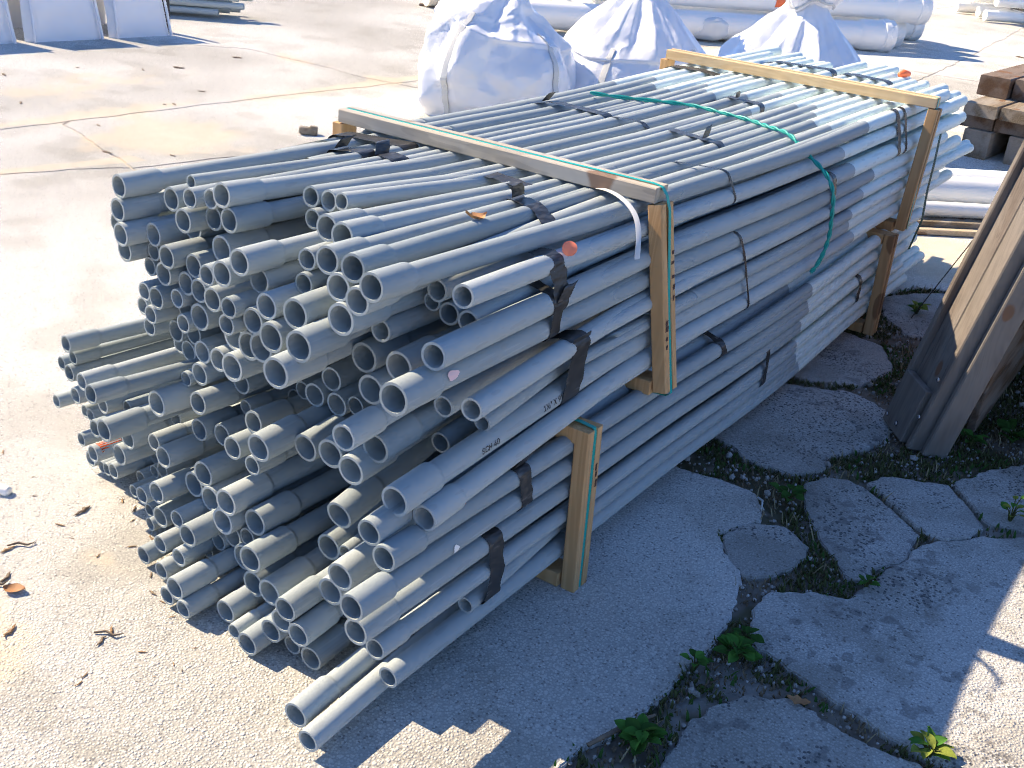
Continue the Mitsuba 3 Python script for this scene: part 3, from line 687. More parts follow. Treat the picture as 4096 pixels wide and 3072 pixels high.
def pipe_path(mx, my, mz, fx, fz, y1, upper, seed):
    r_ = np.random.default_rng(seed)
    ph, am = r_.random(2) * 6.28, r_.normal(0, .0022, 2)
    ex, ez = r_.normal(0, .008), r_.normal(0, .006)
    def at(y):
        y = np.asarray(y, float)
        s = np.clip((y - my) / (YF - my), 0, 1)
        s_ = (y - my) / (YF - my); b_ = .22; w = np.where(s_ < 1 - b_, s_, np.where(s_ < 1 + b_, 1 - (1 + b_ - s_) ** 2 / (4 * b_), 1.0))
        x = mx + (fx - mx) * w; z = mz + (fz - mz) * w
        m = np.clip((y - .75) / 1.9, 0, 1)
        sag = np.sin(np.pi * m) ** 2
        z = z - (.012 if upper else .026) * sag * (1 if upper else min(1., max(0., (fz - .02) / .05)))
        x = x + am[0] * np.sin(3.3 * m + ph[0]) * sag; z = z + am[1] * np.sin(3.0 * m + ph[1]) * sag * .5
        if upper: x = x + .085 * np.clip((fz - .41) / .47, 0, 1) * np.clip((fx + 1.1) / 1.0, 0, 1) * np.clip((y - .8) / 1.9, 0, 1)
        e = np.clip(y - 2.85, 0, 2)
        x = x + ex * e * 1.2 + (fx + .55) * .03 * e ** 2; z = z + ez * e - .012 * e ** 2
        return np.stack([x, y, z], -1)
    return at
def ring_mesh(at, ys, rs, sides=NS):
    c = at(ys); h = 1e-3
    t = at(np.asarray(ys) + h) - at(np.asarray(ys) - h); t /= np.linalg.norm(t, axis=1, keepdims=True)
    u = np.cross(t, [0, 0, 1.]); u /= np.linalg.norm(u, axis=1, keepdims=True); w = np.cross(u, t)
    an = np.arange(sides) * 2 * np.pi / sides
    return (c[:, None] + np.asarray(rs)[:, None, None] * (np.cos(an)[None, :, None] * u[:, None] + np.sin(an)[None, :, None] * w[:, None])).reshape(-1, 3)
def rings(at, ys, rs, flip=False):
    V = ring_mesh(at, ys, rs); F = grid_faces(len(ys), NS, True)
    return V, (F[:, ::-1] if flip else F)
pipe_at = {}
def build_pipe(key, row, seed, socket):
    mx, my, mz, fx, fz, rb, rm, upper, y1 = row
    at = pipe_at[key] = pipe_path(mx, my, mz, fx, fz, y1, upper, seed)
    r_ = np.random.default_rng(seed + 5000)
    bx = (2.26 + r_.normal(0, .11) if upper else 1.91 + r_.normal(0, .022)) + .05 * np.sin(fx * 9 + upper)
    uv0 = (bx * S, r_.random())
    bl = rm * 3.5
    ys_body = [my + (bl + .009 if socket else .0)] + list(np.linspace(my + .25, .80, 8)) + list(np.linspace(.95, y1 - .12, 12)) + [y1 - .1, y1]
    if socket: rm = rm * 1.055; rb = rb * .985
    wall = rm * .185
    ends = []
    def add_part(name, pieces):
        V, F = cat_m(pieces)
        part(key, name, (V, F), 'mat_pvc_grey', True, uv=np.tile(uv0, (len(V), 1)))
    # body: outer skin, bore, far rim
    y0b = ys_body[0]
    body = [rings(at, ys_body, [rb] * len(ys_body), True),
            rings(at, [y0b, .4, 1.2, y1], [rb * .8] * 4),
            rings(at, [y1, y1 + 1e-5], [rb, rb * .8], True)]
    if not socket: body.append(rings(at, [my, my - 1e-5, my - 1e-5], [rb, rb * .97, rb * .8]))
    add_part('tube', body)
    if socket:
        soc = [rings(at, [my, my + .003, my + bl * .5, my + bl], [rm * .985, rm, rm * 1.004, rm * 1.004], True),
               rings(at, [my + bl, my + bl + .004, my + bl + .011], [rm * 1.004, rm * .975, rb * 1.001], True), rings(at, [my, my - 1e-5], [rm * .985, rm - wall]),
               rings(at, [my - 1e-5, my + bl, my + bl + .012], [rm - wall, rm - wall * 1.05, rb * .8])]
        add_part('socket', soc)
    return key
def place_words(x, lo, hi, words):
    k = int(np.clip((x - lo) / (hi - lo) * len(words), 0, len(words) - 1)); return words[k]
ORD = ['highest', 'second highest', 'third highest', 'fourth highest', 'fifth highest', 'sixth highest', 'seventh highest', 'eighth highest', 'ninth highest', 'tenth highest', '11th highest', '12th highest', '13th highest', '14th highest', '15th highest', '16th highest', '17th highest', '18th highest', '19th highest', '20th highest', '21st highest', '22nd highest', '23rd highest', '24th highest', '25th highest', '26th highest', '27th highest', '28th highest', '29th highest', '30th highest']
ORD += ['%d%s highest' % (q, {1: 'st', 2: 'nd', 3: 'rd'}.get(q % 10, 'th')) for q in range(31, 70)]
SPECIAL = {'6F': 'long grey pipe with plain end resting against the upper near right post', '8g': 'grey pipe hand-lettered SCH 40 low on the right of the upper stack',
           '2a': 'lone grey pipe with flared end, nearer the stack, just above the lowest front pipe', '2b': 'lowest front grey pipe, lying just above the ground shadow', '2c': 'lowest right-hand grey pipe running along the foot of the lower stack',
           '7q': 'small grey pipe with a red-orange label at lower left', '6H': 'wide-mouthed grey pipe with a pink smudge, under the long plain one', '6b': 'uppermost right front grey pipe whose mouth sits lowest of the three bundled there',
           '1c': 'grey pipe with an orange paint dab below the hand-lettered one', '8n': 'grey pipe with a small white spot low on the right side', '5a': 'topmost far-left grey pipe of the upper stack, alone at the edge', '7g': 'leftmost small grey pipe sticking out of the lower stack'}
groups = {}
for i, row in enumerate(PIPES):
    n, mx, my, mz = row[:4]; fx = row[4]; upper = row[8]
    cell = ('upper' if upper else 'lower', place_words(fx, -1.1, 0, ['left', 'left-centre', 'right-centre', 'right']), 'inset' if my > .05 else 'out')
    groups.setdefault(cell, []).append(i)
rank = {}
for cell, ids in groups.items():
    for k, i in enumerate(sorted(ids, key=lambda j: -PIPES[j][3])): rank[i] = (cell, k, len(ids))
DESC = {'out': 'jutting', 'inset': 'set-back'}
for i, row in enumerate(PIPES):
    n, mx, my, mz, fx, fz, rb, rm, upper = row
    socket = rm > rb * 1.02
    cell, k, cnt = rank[i]
    size = 'thick' if rb > .026 else 'medium' if rb > .0225 else 'thin'
    lab = SPECIAL.get(n) or '%s %s grey pipe, %s of the %s ones at %s of %s stack' % (size, 'flared' if socket else 'plain-ended', ORD[k], DESC[cell[2]], cell[1], cell[0])
    key = thing('conduit_pipe', lab, 'pipe', 'grey conduit pipes in the %s stack' % cell[0])
    y1 = my + (3.62 if upper else 3.38) + np.random.default_rng(i).normal(0, .05)
    build_pipe(key, (mx, my, mz, fx, fz, rb, rm, upper, y1), i, socket)
    pipe_at[n] = pipe_at[key]; pipe_at[n + 'r'] = rb
fr = {}
for j, (fx, fz, rb, upper) in enumerate(FILLERS):
    fr.setdefault((upper, place_words(fx, -1.1, 0, ['left', 'left-centre', 'right-centre', 'right'])), []).append(j)
frank = {j: (c, k) for c, ids in fr.items() for k, j in enumerate(sorted(ids, key=lambda q: -FILLERS[q][1]))}
for j, (fx, fz, rb, upper) in enumerate(FILLERS):
    r_ = np.random.default_rng(900 + j)
    flank = fx + rb > -.17 or (upper and fz + rb > .80)
    my = (.745 + r_.uniform(0, .02) if upper else .40 + r_.uniform(0, .015)) if flank else r_.uniform(.2, .5)
    (u_, c_), k_ = frank[j]
    st = 'upper' if upper else 'lower'
    key = thing('conduit_pipe', 'unflared grey pipe set back, %s of those at %s of %s stack' % (ORD[k_], c_, st), 'pipe', 'grey conduit pipes set far back in the %s stack' % st)
    build_pipe(key, (fx, my, fz, fx, fz, rb, rb, upper, my + (3.0 if flank else 3.3)), 900 + j, False)
ALLP = [(r[4], r[5], r[6]) for r in PIPES] + [(f[0], f[1], f[2]) for f in FILLERS]
# ------------------------------------------------------------------ tape, ties and rope round the bundles
NAMED = [r[0] for r in PIPES]
def section(y):
    out = []
    for i, r in enumerate(PIPES):
        q = pipe_at[r[0]](y); out.append((q[0], q[2], r[6]))
    for j, f in enumerate(FILLERS): out.append(f[:3])
    return out
def wrap_runs(y, region, off=.0016, n=120):
    x0, x1, z0, z1 = region
    sec = section(y)
    ins = [c for c in sec if x0 <= c[0] <= x1 and z0 <= c[1] <= z1]
    oth = [c for c in sec if c not in ins]
    if not ins: return []
    hull = unary_union([Point(c[0], c[1]).buffer(c[2], 20) for c in ins]).convex_hull.buffer(off)
    ring = LineString(hull.exterior.coords)
    P = np.array([ring.interpolate(k / n, normalized=True).coords[0] for k in range(n)])
    if oth:
        A = np.array(oth); ok = np.all(np.hypot(P[:, None, 0] - A[:, 0], P[:, None, 1] - A[:, 1]) > A[:, 2] + .0004, axis=1)
    else: ok = np.ones(n, bool)
    ok &= ~((P[:, 0] < x0 - .03))
    if ok.all(): return [np.vstack([P, P[:1]])]
    k0 = int(np.argmin(ok)); P, ok = np.roll(P, -k0, 0), np.roll(ok, -k0)
    runs, cur = [], []
    for q, o in zip(P, ok):
        if o: cur.append(q)
        elif cur:
            if len(cur) > 2: runs.append(np.array(cur))
            cur = []
    if len(cur) > 2: runs.append(np.array(cur))
    return runs
def wrap_mesh(y, region, width, skew=0., th=.0009, seed=0, ragged=.014):
    ms = []
    for run in wrap_runs(y, region):
        n = len(run); s = np.linspace(0, 1, n)
        r_ = np.random.default_rng(seed)
        ya = y - width / 2 + skew * (s - .5) + ragged * (meshkit.fbm(np.c_[s * 9, s * 0 + seed, s * 0], 2) - .5)
        yb = y + width / 2 + skew * (s - .5) + ragged * 1.5 * (meshkit.fbm(np.c_[s * 9, s * 0 + seed + 5.5, s * 0], 2) - .5)
        c = run.mean(0); nrm = np.gradient(run, axis=0); nrm = np.c_[nrm[:, 1], -nrm[:, 0]]; nrm /= np.linalg.norm(nrm, axis=1, keepdims=True) + 1e-9
        K = 5; V = []
        for k in range(K):
            f = k / (K - 1); yy = ya * (1 - f) + yb * f
            wob = .0012 * (meshkit.fbm(np.c_[s * 14, s * 0 + f * 3, s * 0 + seed], 2) - .3)
            V.append(np.c_[run[:, 0] + nrm[:, 0] * wob * np.sign((nrm * (run - c)).sum()), yy, run[:, 1] + nrm[:, 1] * wob * np.sign((nrm * (run - c)).sum())])
        V = np.stack(V, 1).reshape(-1, 3)
        ms.append((V, grid_faces(n, K)))
    return max(ms, key=lambda m_: len(m_[0])) if ms else None
TAPES = [  # y, region x0 x1 z0 z1, width, skew, label
 (.525, (-.95, -.84, .79, .9), .05, .03, 'torn black tape scrap at the upper left, left of the wider tape wrap'),
 (.675, (-1.05, -.83, .80, .9), .06, .10, 'wide black tape band just under the left end of the grey rail'),
 (.56, (-.845, -.74, .79, .9), .062, -.01, 'shiny black tape wrapped round one fat pipe, second scrap from left'),
 (.585, (-.735, -.57, .80, .9), .052, .0, 'black tape band over the middle pipes in front of the grey rail'),
 (.60, (-.545, -.36, .80, .9), .055, -.03, 'long black tape band right of the middle, in front of the grey rail'),
 (.46, (-.365, -.20, .74, .9), .052, -.05, 'black tape curling over the top right pipe in front of the rail'),
 (.285, (-.22, -.07, .70, .845), .055, .01, 'black tape wrap beside the orange-red round tag'),
 (.27, (-.16, 0, .66, .80), .04, .02, 'black tape hanging below the long plain pipe'),
 (.36, (-.22, 0, .50, .66), .07, .02, 'big black tape wrap above the hand-lettered pipe'),
 (.16, (-.115, 0, .29, .41), .042, .03, 'vertical black tape strip on the right flank of the lower stack, near the lower post'),
 (.07, (-.115, 0, .13, .28), .055, .0, 'lowest black tape strip on the right flank, beside the foot of the lower post'),
 (1.19, (-.13, 0, .36, .43), .036, .0, 'short black tape wrap between the two stacks on the right flank'),
 (1.58, (-.10, 0, .13, .27), .028, -.03, 'narrow ragged black tape low on the right flank'),
 (1.95, (-.13, 0, .58, .76), .03, .02, 'narrow black tape on the right flank behind the teal rope'),
 (2.46, (-.10, 0, .17, .26), .035, .02, 'small black tape scrap on the pale bleached pipes'),
 (1.56, (-1.0, -.73, .79, .9), .05, .05, 'crumpled black tape across the top pipes left of the teal rope'),
 (1.58, (-.715, -.55, .80, .9), .02, .03, 'thin black tape across the top pipes under the teal rope'),
 (1.55, (-.54, -.32, .80, .9), .04, -.05, 'ragged black tape on top, right of the thin one'),
 (2.23, (-.68, -.46, .80, .9), .04, -.06, 'black tape on the top pipes beyond the teal rope'),
 (2.66, (-1.07, -.86, .80, .9), .07, .10, 'black tape band under the left part of the far yellow rail'),
 (3.25, (-.92, -.56, .79, .9), .06, .05, 'black tape band behind the far yellow rail, left of the middle'),
 (3.22, (-.55, -.30, .79, .9), .06, .0, 'black tape band behind the far yellow rail, right of the middle'),
 (2.58, (-.16, -.02, .70, .9), .035, .0, 'black tape ring near the right end of the far yellow rail'),
 (2.655, (-.16, -.02, .70, .9), .025, .0, 'second black tape ring close against the far yellow rail'),
]
for k, (y, reg, w, sk, lab) in enumerate(TAPES):
    m = wrap_mesh(y, reg, w, sk, seed=k)
    if m is None: continue
    if k in (0, 2, 3, 5, 6, 8, 9, 15, 17, 18):
        key = thing('tape', lab, 'tape', 'black tape wraps on the pipe bundles')
        part(key, 'band', m, 'mat_tape', True)
        # a torn loose end standing off the wrap
        v_ = m[0].reshape(-1, 5, 3); q_ = np.random.default_rng(60 + k)
        i0 = int(len(v_) * q_.uniform(.15, .8)); e0, e1 = v_[i0, 0], v_[i0, 4]; nn_ = 8
        d_ = np.array([q_.normal(0, .4), q_.choice([-1, 1]) * q_.uniform(.4, 1), .35]); d_ /= np.linalg.norm(d_); up_ = np.array([.35, 0, .94])
        V = []
        for i_ in range(nn_):
            s_ = i_ / (nn_ - 1)
            for j_ in range(5):
                f_ = j_ / 4; base = e0 * (1 - f_) + e1 * f_
                V.append(base + d_ * .045 * s_ + up_ * (.004 + .016 * math.sin(2.6 * s_) + .010 * (meshkit.noise(np.array([s_ * 4, f_ * 3, k * 1.7])) - .5) * s_) + (e1 - e0) * .25 * (f_ - .5) * s_ * q_.uniform(-.6, .3))
        part(key, 'loose_end', (np.array(V), grid_faces(nn_, 5)), 'mat_tape', True)
    else: single('tape', lab, 'tape', m, 'mat_tape', True, 'black tape wraps on the pipe bundles')
m = wrap_mesh(1.33, (-.15, 0, .46, .72), .013, .16, seed=40, ragged=.001)
single('strap', 'dark narrow strap curving down the right flank between the post and the teal rope', 'strap', m, 'mat_black_strap', True)
m = wrap_mesh(1.22, (-.30, -.03, .74, .9), .012, .10, seed=41, ragged=.001)
if m is not None: single('strap', 'dark narrow strap over the top right edge above the long plain pipe', 'strap', m, 'mat_black_strap', True)
# white tie end sticking out under the near rail
P = np.array([(-.30, .74, .868), (-.24, .70, .884), (-.17, .655, .886), (-.11, .615, .865), (-.075, .575, .825), (-.062, .555, .79)])
t_ = np.linspace(0, 1, 6); tt = np.linspace(0, 1, 30)
from scipy.interpolate import CubicSpline
P = CubicSpline(t_, P)(tt) + np.array([.012, 0, .008])
single('cable_tie', 'loose white strap end arching out from under the near grey rail', 'strap', ribbon(P, (.55, .83, 0.1), .013, .0016), 'mat_zip_white', True)
# twisted teal rope over the top and down the right flank
def top_z(x, y):
    return max([c[1] + math.sqrt(max(0, (c[2]) ** 2 - (x - c[0]) ** 2)) for c in section(y) if abs(x - c[0]) < c[2]] + [.80])
pts = []
for x, y in [(-.93, 1.79), (-.80, 1.88), (-.645, 1.96), (-.52, 1.95), (-.383, 1.92), (-.30, 1.88)]: pts.append((x, y, top_z(x, y) + .006))
zz = [max(top_z(x, y) for x in np.linspace(p_[0] - .03, p_[0] + .03, 7)) for p_, (x, y) in zip(pts, [(p_[0], p_[1]) for p_ in pts])]
pts = [(a, b, c + .006) for (a, b, _), c in zip(pts, zz)] + [(-.215, 1.84, .872), (-.14, 1.80, .84), (-.06, 1.775, .80), (-.012, 1.77, .74), (-.004, 1.785, .66), (-.004, 1.80, .59), (-.012, 1.79, .52), (-.03, 1.77, .47)]
P = CubicSpline(np.linspace(0, 1, len(pts)), np.array(pts))(np.linspace(0, 1, 240))
tw = np.linspace(0, 26 * np.pi, 240)
tg = np.gradient(P, axis=0); tg /= np.linalg.norm(tg, axis=1, keepdims=True)
n1 = np.cross(tg, [.2, .3, .93]); n1 /= np.linalg.norm(n1, axis=1, keepdims=True); n2 = np.cross(tg, n1)
sa = [tube(P + .0034 * (np.cos(tw + o)[:, None] * n1 + np.sin(tw + o)[:, None] * n2), .0042, 5) for o in (0, np.pi)]
single('rope', 'twisted teal rope over the top of the upper stack, hanging down its right flank', 'rope', cat_m(sa), 'mat_teal', True)

# ------------------------------------------------------------------ marks and stickers on the pipes
def on_pipe(name, y, phi, du, dv, lift=.0006, sides=9, lump=0.):
    """a small sticker lying on the pipe's skin: du along, dv around"""
    at, r = pipe_at[name], pipe_at[name + 'r']
    V, F = [], []
    a = np.linspace(0, 2 * np.pi, 18, endpoint=False); rr = 1 + .12 * np.sin(3 * a + y * 50) + .06 * np.sin(5 * a)
    for q in (0, 1):
        for k in range(18):
            yy = y + q * du * np.cos(a[k]) * rr[k]; ph = phi + q * dv / r * np.sin(a[k]) * rr[k]
            c = at(yy); R = r + lift + lump * (1 - q)
            V.append((c[0] + R * math.cos(ph), c[1], c[2] + R * math.sin(ph)))
    F = [(k, 18 + k, 18 + (k + 1) % 18) for k in range(18)] + [(k, 18 + (k + 1) % 18, (k + 1) % 18) for k in range(18)]
    return np.array(V), np.array(F)
def key_of(n): return KEYS[n]
KEYS = {}
_c = 0
for r in PIPES:
    KEYS[r[0]] = 'conduit_pipe' if _c == 0 else 'conduit_pipe_%03d' % _c
    _c += 1
def mark(pipe, name, mesh, m, label): part(KEYS[pipe], name, mesh, m, True, label=label)
def letters(pipe, text, y0, h, phi, wob=0.):
    m = meshkit.text_mesh(text, h, .0004)
    v = np.array(m.vertices); at, r = pipe_at[pipe], pipe_at[pipe + 'r']
    c = at(y0 + v[:, 0]); ph = phi + (v[:, 1] + wob * v[:, 0]) / r; R = r + .0005 + v[:, 2]
    return np.c_[c[:, 0] + R * np.cos(ph), c[:, 1], c[:, 2] + R * np.sin(ph)], np.asarray(m.faces)
a8 = pipe_at['8g'](0)
part(KEYS['8g'], 'lettering', letters('8g', 'SCH 40', .025, .0125, math.radians(-4)), 'mat_ink')
part(KEYS['8g'], 'lettering', letters('8g', '1\u00bd" X 9\' PVC', .255, .0135, math.radians(-2)), 'mat_ink')
mark('6H', 'smudge', on_pipe('6H', -.10, math.radians(22), .018, .009, .0022), 'mat_pink', 'pink and white smudge')
mark('1c', 'paint_dab', on_pipe('1c', -.085, math.radians(-28), .017, .005, .0022), 'mat_orange', 'orange paint dab')
mark('8n', 'paint_spot', on_pipe('8n', -.09, math.radians(5), .009, .008, .0022), 'mat_white_spot', 'small white spot')
q7 = next(r for r in PIPES if r[0] == '7q')
lv = []
for yy in np.linspace(q7[2] + .012, q7[2] + .075, 8):
    for ph in np.radians(np.linspace(20, 115, 12)):
        c_ = pipe_at['7q'](yy); R = q7[7] + .0012; lv.append((c_[0] + R * math.cos(ph), yy, c_[2] + R * math.sin(ph)))
mark('7q', 'label', (np.array(lv), grid_faces(8, 12)), 'mat_red_label', 'red-orange paper label')
c_ = np.array([-.10, .330, .862])
an = np.linspace(0, 2 * np.pi, 24, endpoint=False)
nn = np.array([.55, -.75, .35]); nn /= np.linalg.norm(nn); uu = np.cross(nn, [0, 0, 1]); uu /= np.linalg.norm(uu); vv = np.cross(uu, nn)
dV = [c_ + .5 * .026 * 0 * uu] + [c_ + .0165 * (math.cos(a) * uu + math.sin(a) * vv) + nn * (.004 * math.cos(2 * a)) for a in an]
single('round_tag', 'round orange-red sticker standing up beside the black tape wrap', 'sticker', (np.array(dV), np.array([(0, 1 + k, 1 + (k + 1) % 24) for k in range(24)])), 'mat_salmon', True)
single('cap', 'small orange-red cap lying on the far top pipes behind the yellow rail', 'cap', tube([(-.34, 3.42, .882), (-.33, 3.44, .889), (-.315, 3.47, .886)], [.012, .017, .011], 10), 'mat_orange', True)

# ------------------------------------------------------------------ leaves, chips and twigs
def leaf_mesh(L, W, curl, seed, lobes=0):
    r_ = np.random.default_rng(seed); n, m = 9, 7
    s = np.linspace(0, 1, n); V = []
    for i in range(n):
        w = W * np.sin(np.pi * min(1, s[i] * .98 + .01)) ** .75 * (1 - .25 * s[i])
        if lobes: w *= 1 + .45 * np.cos(lobes * np.pi * s[i])
        for j in range(m):
            t = j / (m - 1) * 2 - 1
            z = curl * L * (s[i] - .45) ** 2 * 1.6 + W * .30 * abs(t) ** 1.5 + .05 * W * np.sin(9 * s[i] + 3 * t)
            V.append(((s[i] - .5) * L, t * w, z))
    return np.array(V), grid_faces(n, m)
def turned(mesh, c, yaw, pitch=0., roll=0.):
    v, f = mesh
    R = trimesh.transformations.euler_matrix(roll, pitch, yaw)[:3, :3]
    return np.asarray(v) @ R.T + np.asarray(c, float), f
NEAR = [(-1.145, -.184, .038), (-1.133, -.258, .02), (-1.13, -.402, .027), (-1.036, -.47, .029), (-.859, -.577, .03), (-.699, -.439, .024), (-.687, -.475, .024), (-.594, -.441, .014), (-.514, -.425, .009), (-.622, -.564, .014), (-.61, -.588, .014), (-1.062, -.274, .007), (-1.293, -.218, .011), (-1.38, -.164, .008), (-1.113, -.087, .017), (-.742, -.292, .018), (-.642, -.322, .012), (-.521, -.36, .009), (-.485, -.427, .007), (-.927, -.203, .016), (-.955, -.28, .013), (-1.06, -.091, .021), (-1.55, -.14, .015), (-.513, -.476, .006), (-1.30, -.11, .006), (-1.02, -.13, .012), (-.87, -.19, .013), (-.80, -.25, .016), (-.70, -.30, .013), (-.92, -.15, .02)]
FAR = [(-5.921, 2.735, .047), (-5.167, 2.349, .042), (-5.55, 3.875, .059), (-5.626, 3.621, .039), (-4.855, 3.476, .036), (-4.458, 2.364, .031), (-3.946, 2.036, .043), (-3.705, 2.262, .03), (-5.895, 3.279, .029), (-5.647, 4.526, .052), (-4.658, 3.078, .034), (-4.682, 3.024, .025), (-2.9, 8.2, .07), (-1.2, 9.6, .06), (-1.5, 12.4, .08)]
def chip(L, seed):
    r_ = np.random.default_rng(seed); n = 7; P = []
    for k in range(n):
        P.append(((k / (n - 1) - .5) * L, r_.normal(0, L * .04), L * .03 + r_.uniform(0, L * .04)))
    rr = L * np.array([.03, .085, .11, .10, .09, .075, .02]) * r_.uniform(.7, 1.2, n)
    v, f = tube(np.array(P), rr, 6); v[:, 2] = (v[:, 2] - v[:, 2].min()) * .55
    return v, f
r_ = np.random.default_rng(77)
NTH = ['first', 'second', 'third', 'fourth', 'fifth', 'sixth', 'seventh', 'eighth', 'ninth', 'tenth'] + ['%d%s' % (q, 'st' if q == 21 else 'nd' if q == 22 else 'rd' if q == 23 else 'th') for q in range(11, 40)]
side = lambda x: 'far left' if x < -1.1 else 'left' if x < -.8 else 'lower left'
for k, (x, y, L) in enumerate(NEAR):
    single('wood_chip', 'brown wood chip, %s from the left of those before the pipe mouths' % NTH[sorted(range(len(NEAR)), key=lambda q: NEAR[q][0]).index(k)], 'wood chip', turned(chip(L * 1.5, k), (x, y, .001), r_.uniform(0, 6.3)), 'mat_chip' if k % 3 else 'mat_chip_dark', True, 'brown chips scattered on the sunlit concrete before the pipe mouths')
for k, (x, y, L) in enumerate(FAR):
    single('wood_chip', 'dark wood scrap, %s nearest of those out on the open sunlit yard' % NTH[sorted(range(len(FAR)), key=lambda q: FAR[q][1]).index(k)], 'wood chip', turned(chip(L * 1.6, 100 + k), (x, y, .001), r_.uniform(-.6, .6)), 'mat_chip_dark', True, 'dark scraps scattered over the open yard')
for x, y, L, lab in ((-1.02, -.50, .03, 'long thin twig on the concrete at the left edge'), (-.69, -.45, .035, 'forked twig on the concrete below the pipe mouths'), (-1.12, -.37, .035, 'dark stick on the concrete at the left edge, above the tan leaf')):
    P = np.array([(-L, 0, .004), (-.3 * L, .006, .007), (.3 * L, -.004, .006), (L * .8, .008, .005)])
    v1 = tube(P, [.0022, .003, .0026, .001], 6); v2 = tube([(0, .003, .006), (.25 * L, .012, .009), (.45 * L, .030, .007)], [.002, .0016, .0008], 5)
    single('twig', lab, 'twig', turned(v1, (x, y, 0), r_.uniform(.4, 1.4)), 'mat_chip_dark', True)
single('dry_leaf', 'curled tan dry leaf on the concrete at the left edge', 'leaf', turned(leaf_mesh(.05, .020, .2, 3), (-.977, -.488, .004), .6), 'mat_leaf_dry', True)
single('dry_leaf', 'orange-brown oak leaf caught between the top right pipes', 'leaf', turned(leaf_mesh(.055, .020, .5, 5, 3), (-.285, .235, top_z(-.285, .235) + .003), 1.2, .25), 'mat_leaf_dry', True)
single('dry_leaf', 'brown oak leaf on the dark gap soil at the lower middle', 'leaf', turned(leaf_mesh(.05, .015, .3, 8, 5), (.585, .345, .004), .2), 'mat_leaf_dry', True)
single('paper_scrap', 'crumpled white scrap at the left edge of the yard', 'scrap', turned(cbox((0, 0, .012), (.022, .014, .012), .007), (-1.366, -.264, 0), .4, .2), 'mat_white_spot', True)
single('wood_block', 'weathered block of scrap wood lying on the yard left of the grey rail', 'wood block', turned(cat_m([cbox((0, 0, .022), (.055, .030, .020), .008), cbox((.03, .003, .042), (.024, .02, .012), .006)]), (-3.621, 3.197, 0), .75, .12), 'mat_timber_end')
single('stick', 'thin grey stick lying along the crack left of the bright weed', 'stick', tube([(.300, -.07, .012), (.335, .03, .016), (.365, .095, .013)], [.005, .006, .003], 6), 'mat_chip_dark', True)
single('twig', 'thin blue-grey twig on the broken slab near the pipes', 'twig', tube([(.165, 1.10, .006), (.185, 1.085, .010), (.20, 1.045, .007)], [.003, .0035, .002], 6), 'mat_zip_white', True)

# ------------------------------------------------------------------ weeds and moss in the cracks
def weed(x, y, size, n, mats, lab, seed, tall=0.):
    t = thing('weed', lab, 'weed', None); rr = np.random.default_rng(seed)
    for k in range(n):
        yaw = k * 2.4 + rr.normal(0, .3); rad = size * rr.uniform(.25, .9); L = size * rr.uniform(.6, 1.0)
        h = .012 + tall * rr.random() + size * rr.uniform(.1, .55)
        v, f = turned(leaf_mesh(L, L * rr.uniform(.30, .42), -.35, seed * 50 + k), (x + rad * math.cos(yaw), y + rad * math.sin(yaw), h), yaw, -rr.uniform(.0, .5), rr.normal(0, .3))
        stem = tube([(x, y, -.01), (x + rad * .4 * math.cos(yaw), y + rad * .4 * math.sin(yaw), h * .8), (x + rad * .75 * math.cos(yaw), y + rad * .75 * math.sin(yaw), h)], [.0022, .0016, .001], 5)
        part(t, 'leaf', (v, f), mats[k % len(mats)], True)
        part(t, 'stem', stem, 'mat_moss_green', True)
weed(.415, .40, .048, 18, ['mat_leaf_green', 'mat_leaf_mid', 'mat_leaf_green'], 'bright green leafy weed in the crack below the broken slabs', 1)
weed(.405, .47, .035, 8, ['mat_leaf_mid'], 'small dark green weed just above the bright green one', 7)
weed(.355, .31, .032, 7, ['mat_leaf_green', 'mat_leaf_mid'], 'small green weed left of the bright green one', 2)
weed(.375, .015, .052, 18, ['mat_leaf_green', 'mat_leaf_green', 'mat_leaf_mid'], 'green weed cluster at the bottom edge of the photo, beside the thin stick', 3)
weed(.86, .37, .050, 12, ['mat_leaf_yellow', 'mat_leaf_green'], 'yellowish weed at the sunlit lower right slab corner', 4)
weed(.775, 1.50, .034, 9, ['mat_leaf_yellow', 'mat_leaf_green'], 'yellow-green sprig in the crack at the right edge', 5, .05)
weed(.235, 1.15, .050, 12, ['mat_leaf_mid'], 'dark green rosette in the shaded gap between the slabs', 6)
weed(.555, .885, .030, 8, ['mat_leaf_mid', 'mat_leaf_green'], 'little weed at the inner corner of the large right slab', 8)
weed(.06, 3.02, .05, 10, ['mat_leaf_mid', 'mat_leaf_yellow'], 'weed by the sandy patch behind the far post', 9)
weed(.66, 2.05, .06, 12, ['mat_leaf_mid'], 'dim weed in the dark behind the foot of the leaning timber', 10)
weed(.56, 1.92, .05, 10, ['mat_leaf_mid', 'mat_leaf_green'], 'shaded weed right beside the foot of the leaning timber', 11)
gap = CZ.intersection(sbox(-.15, -.5, 1.5, 3.7)).difference(unary_union([g.buffer(.002) for g in slab_polys]))
from shapely import prepared
pg = prepared.prep(gap)
edge = unary_union([g.boundary for g in slab_polys])
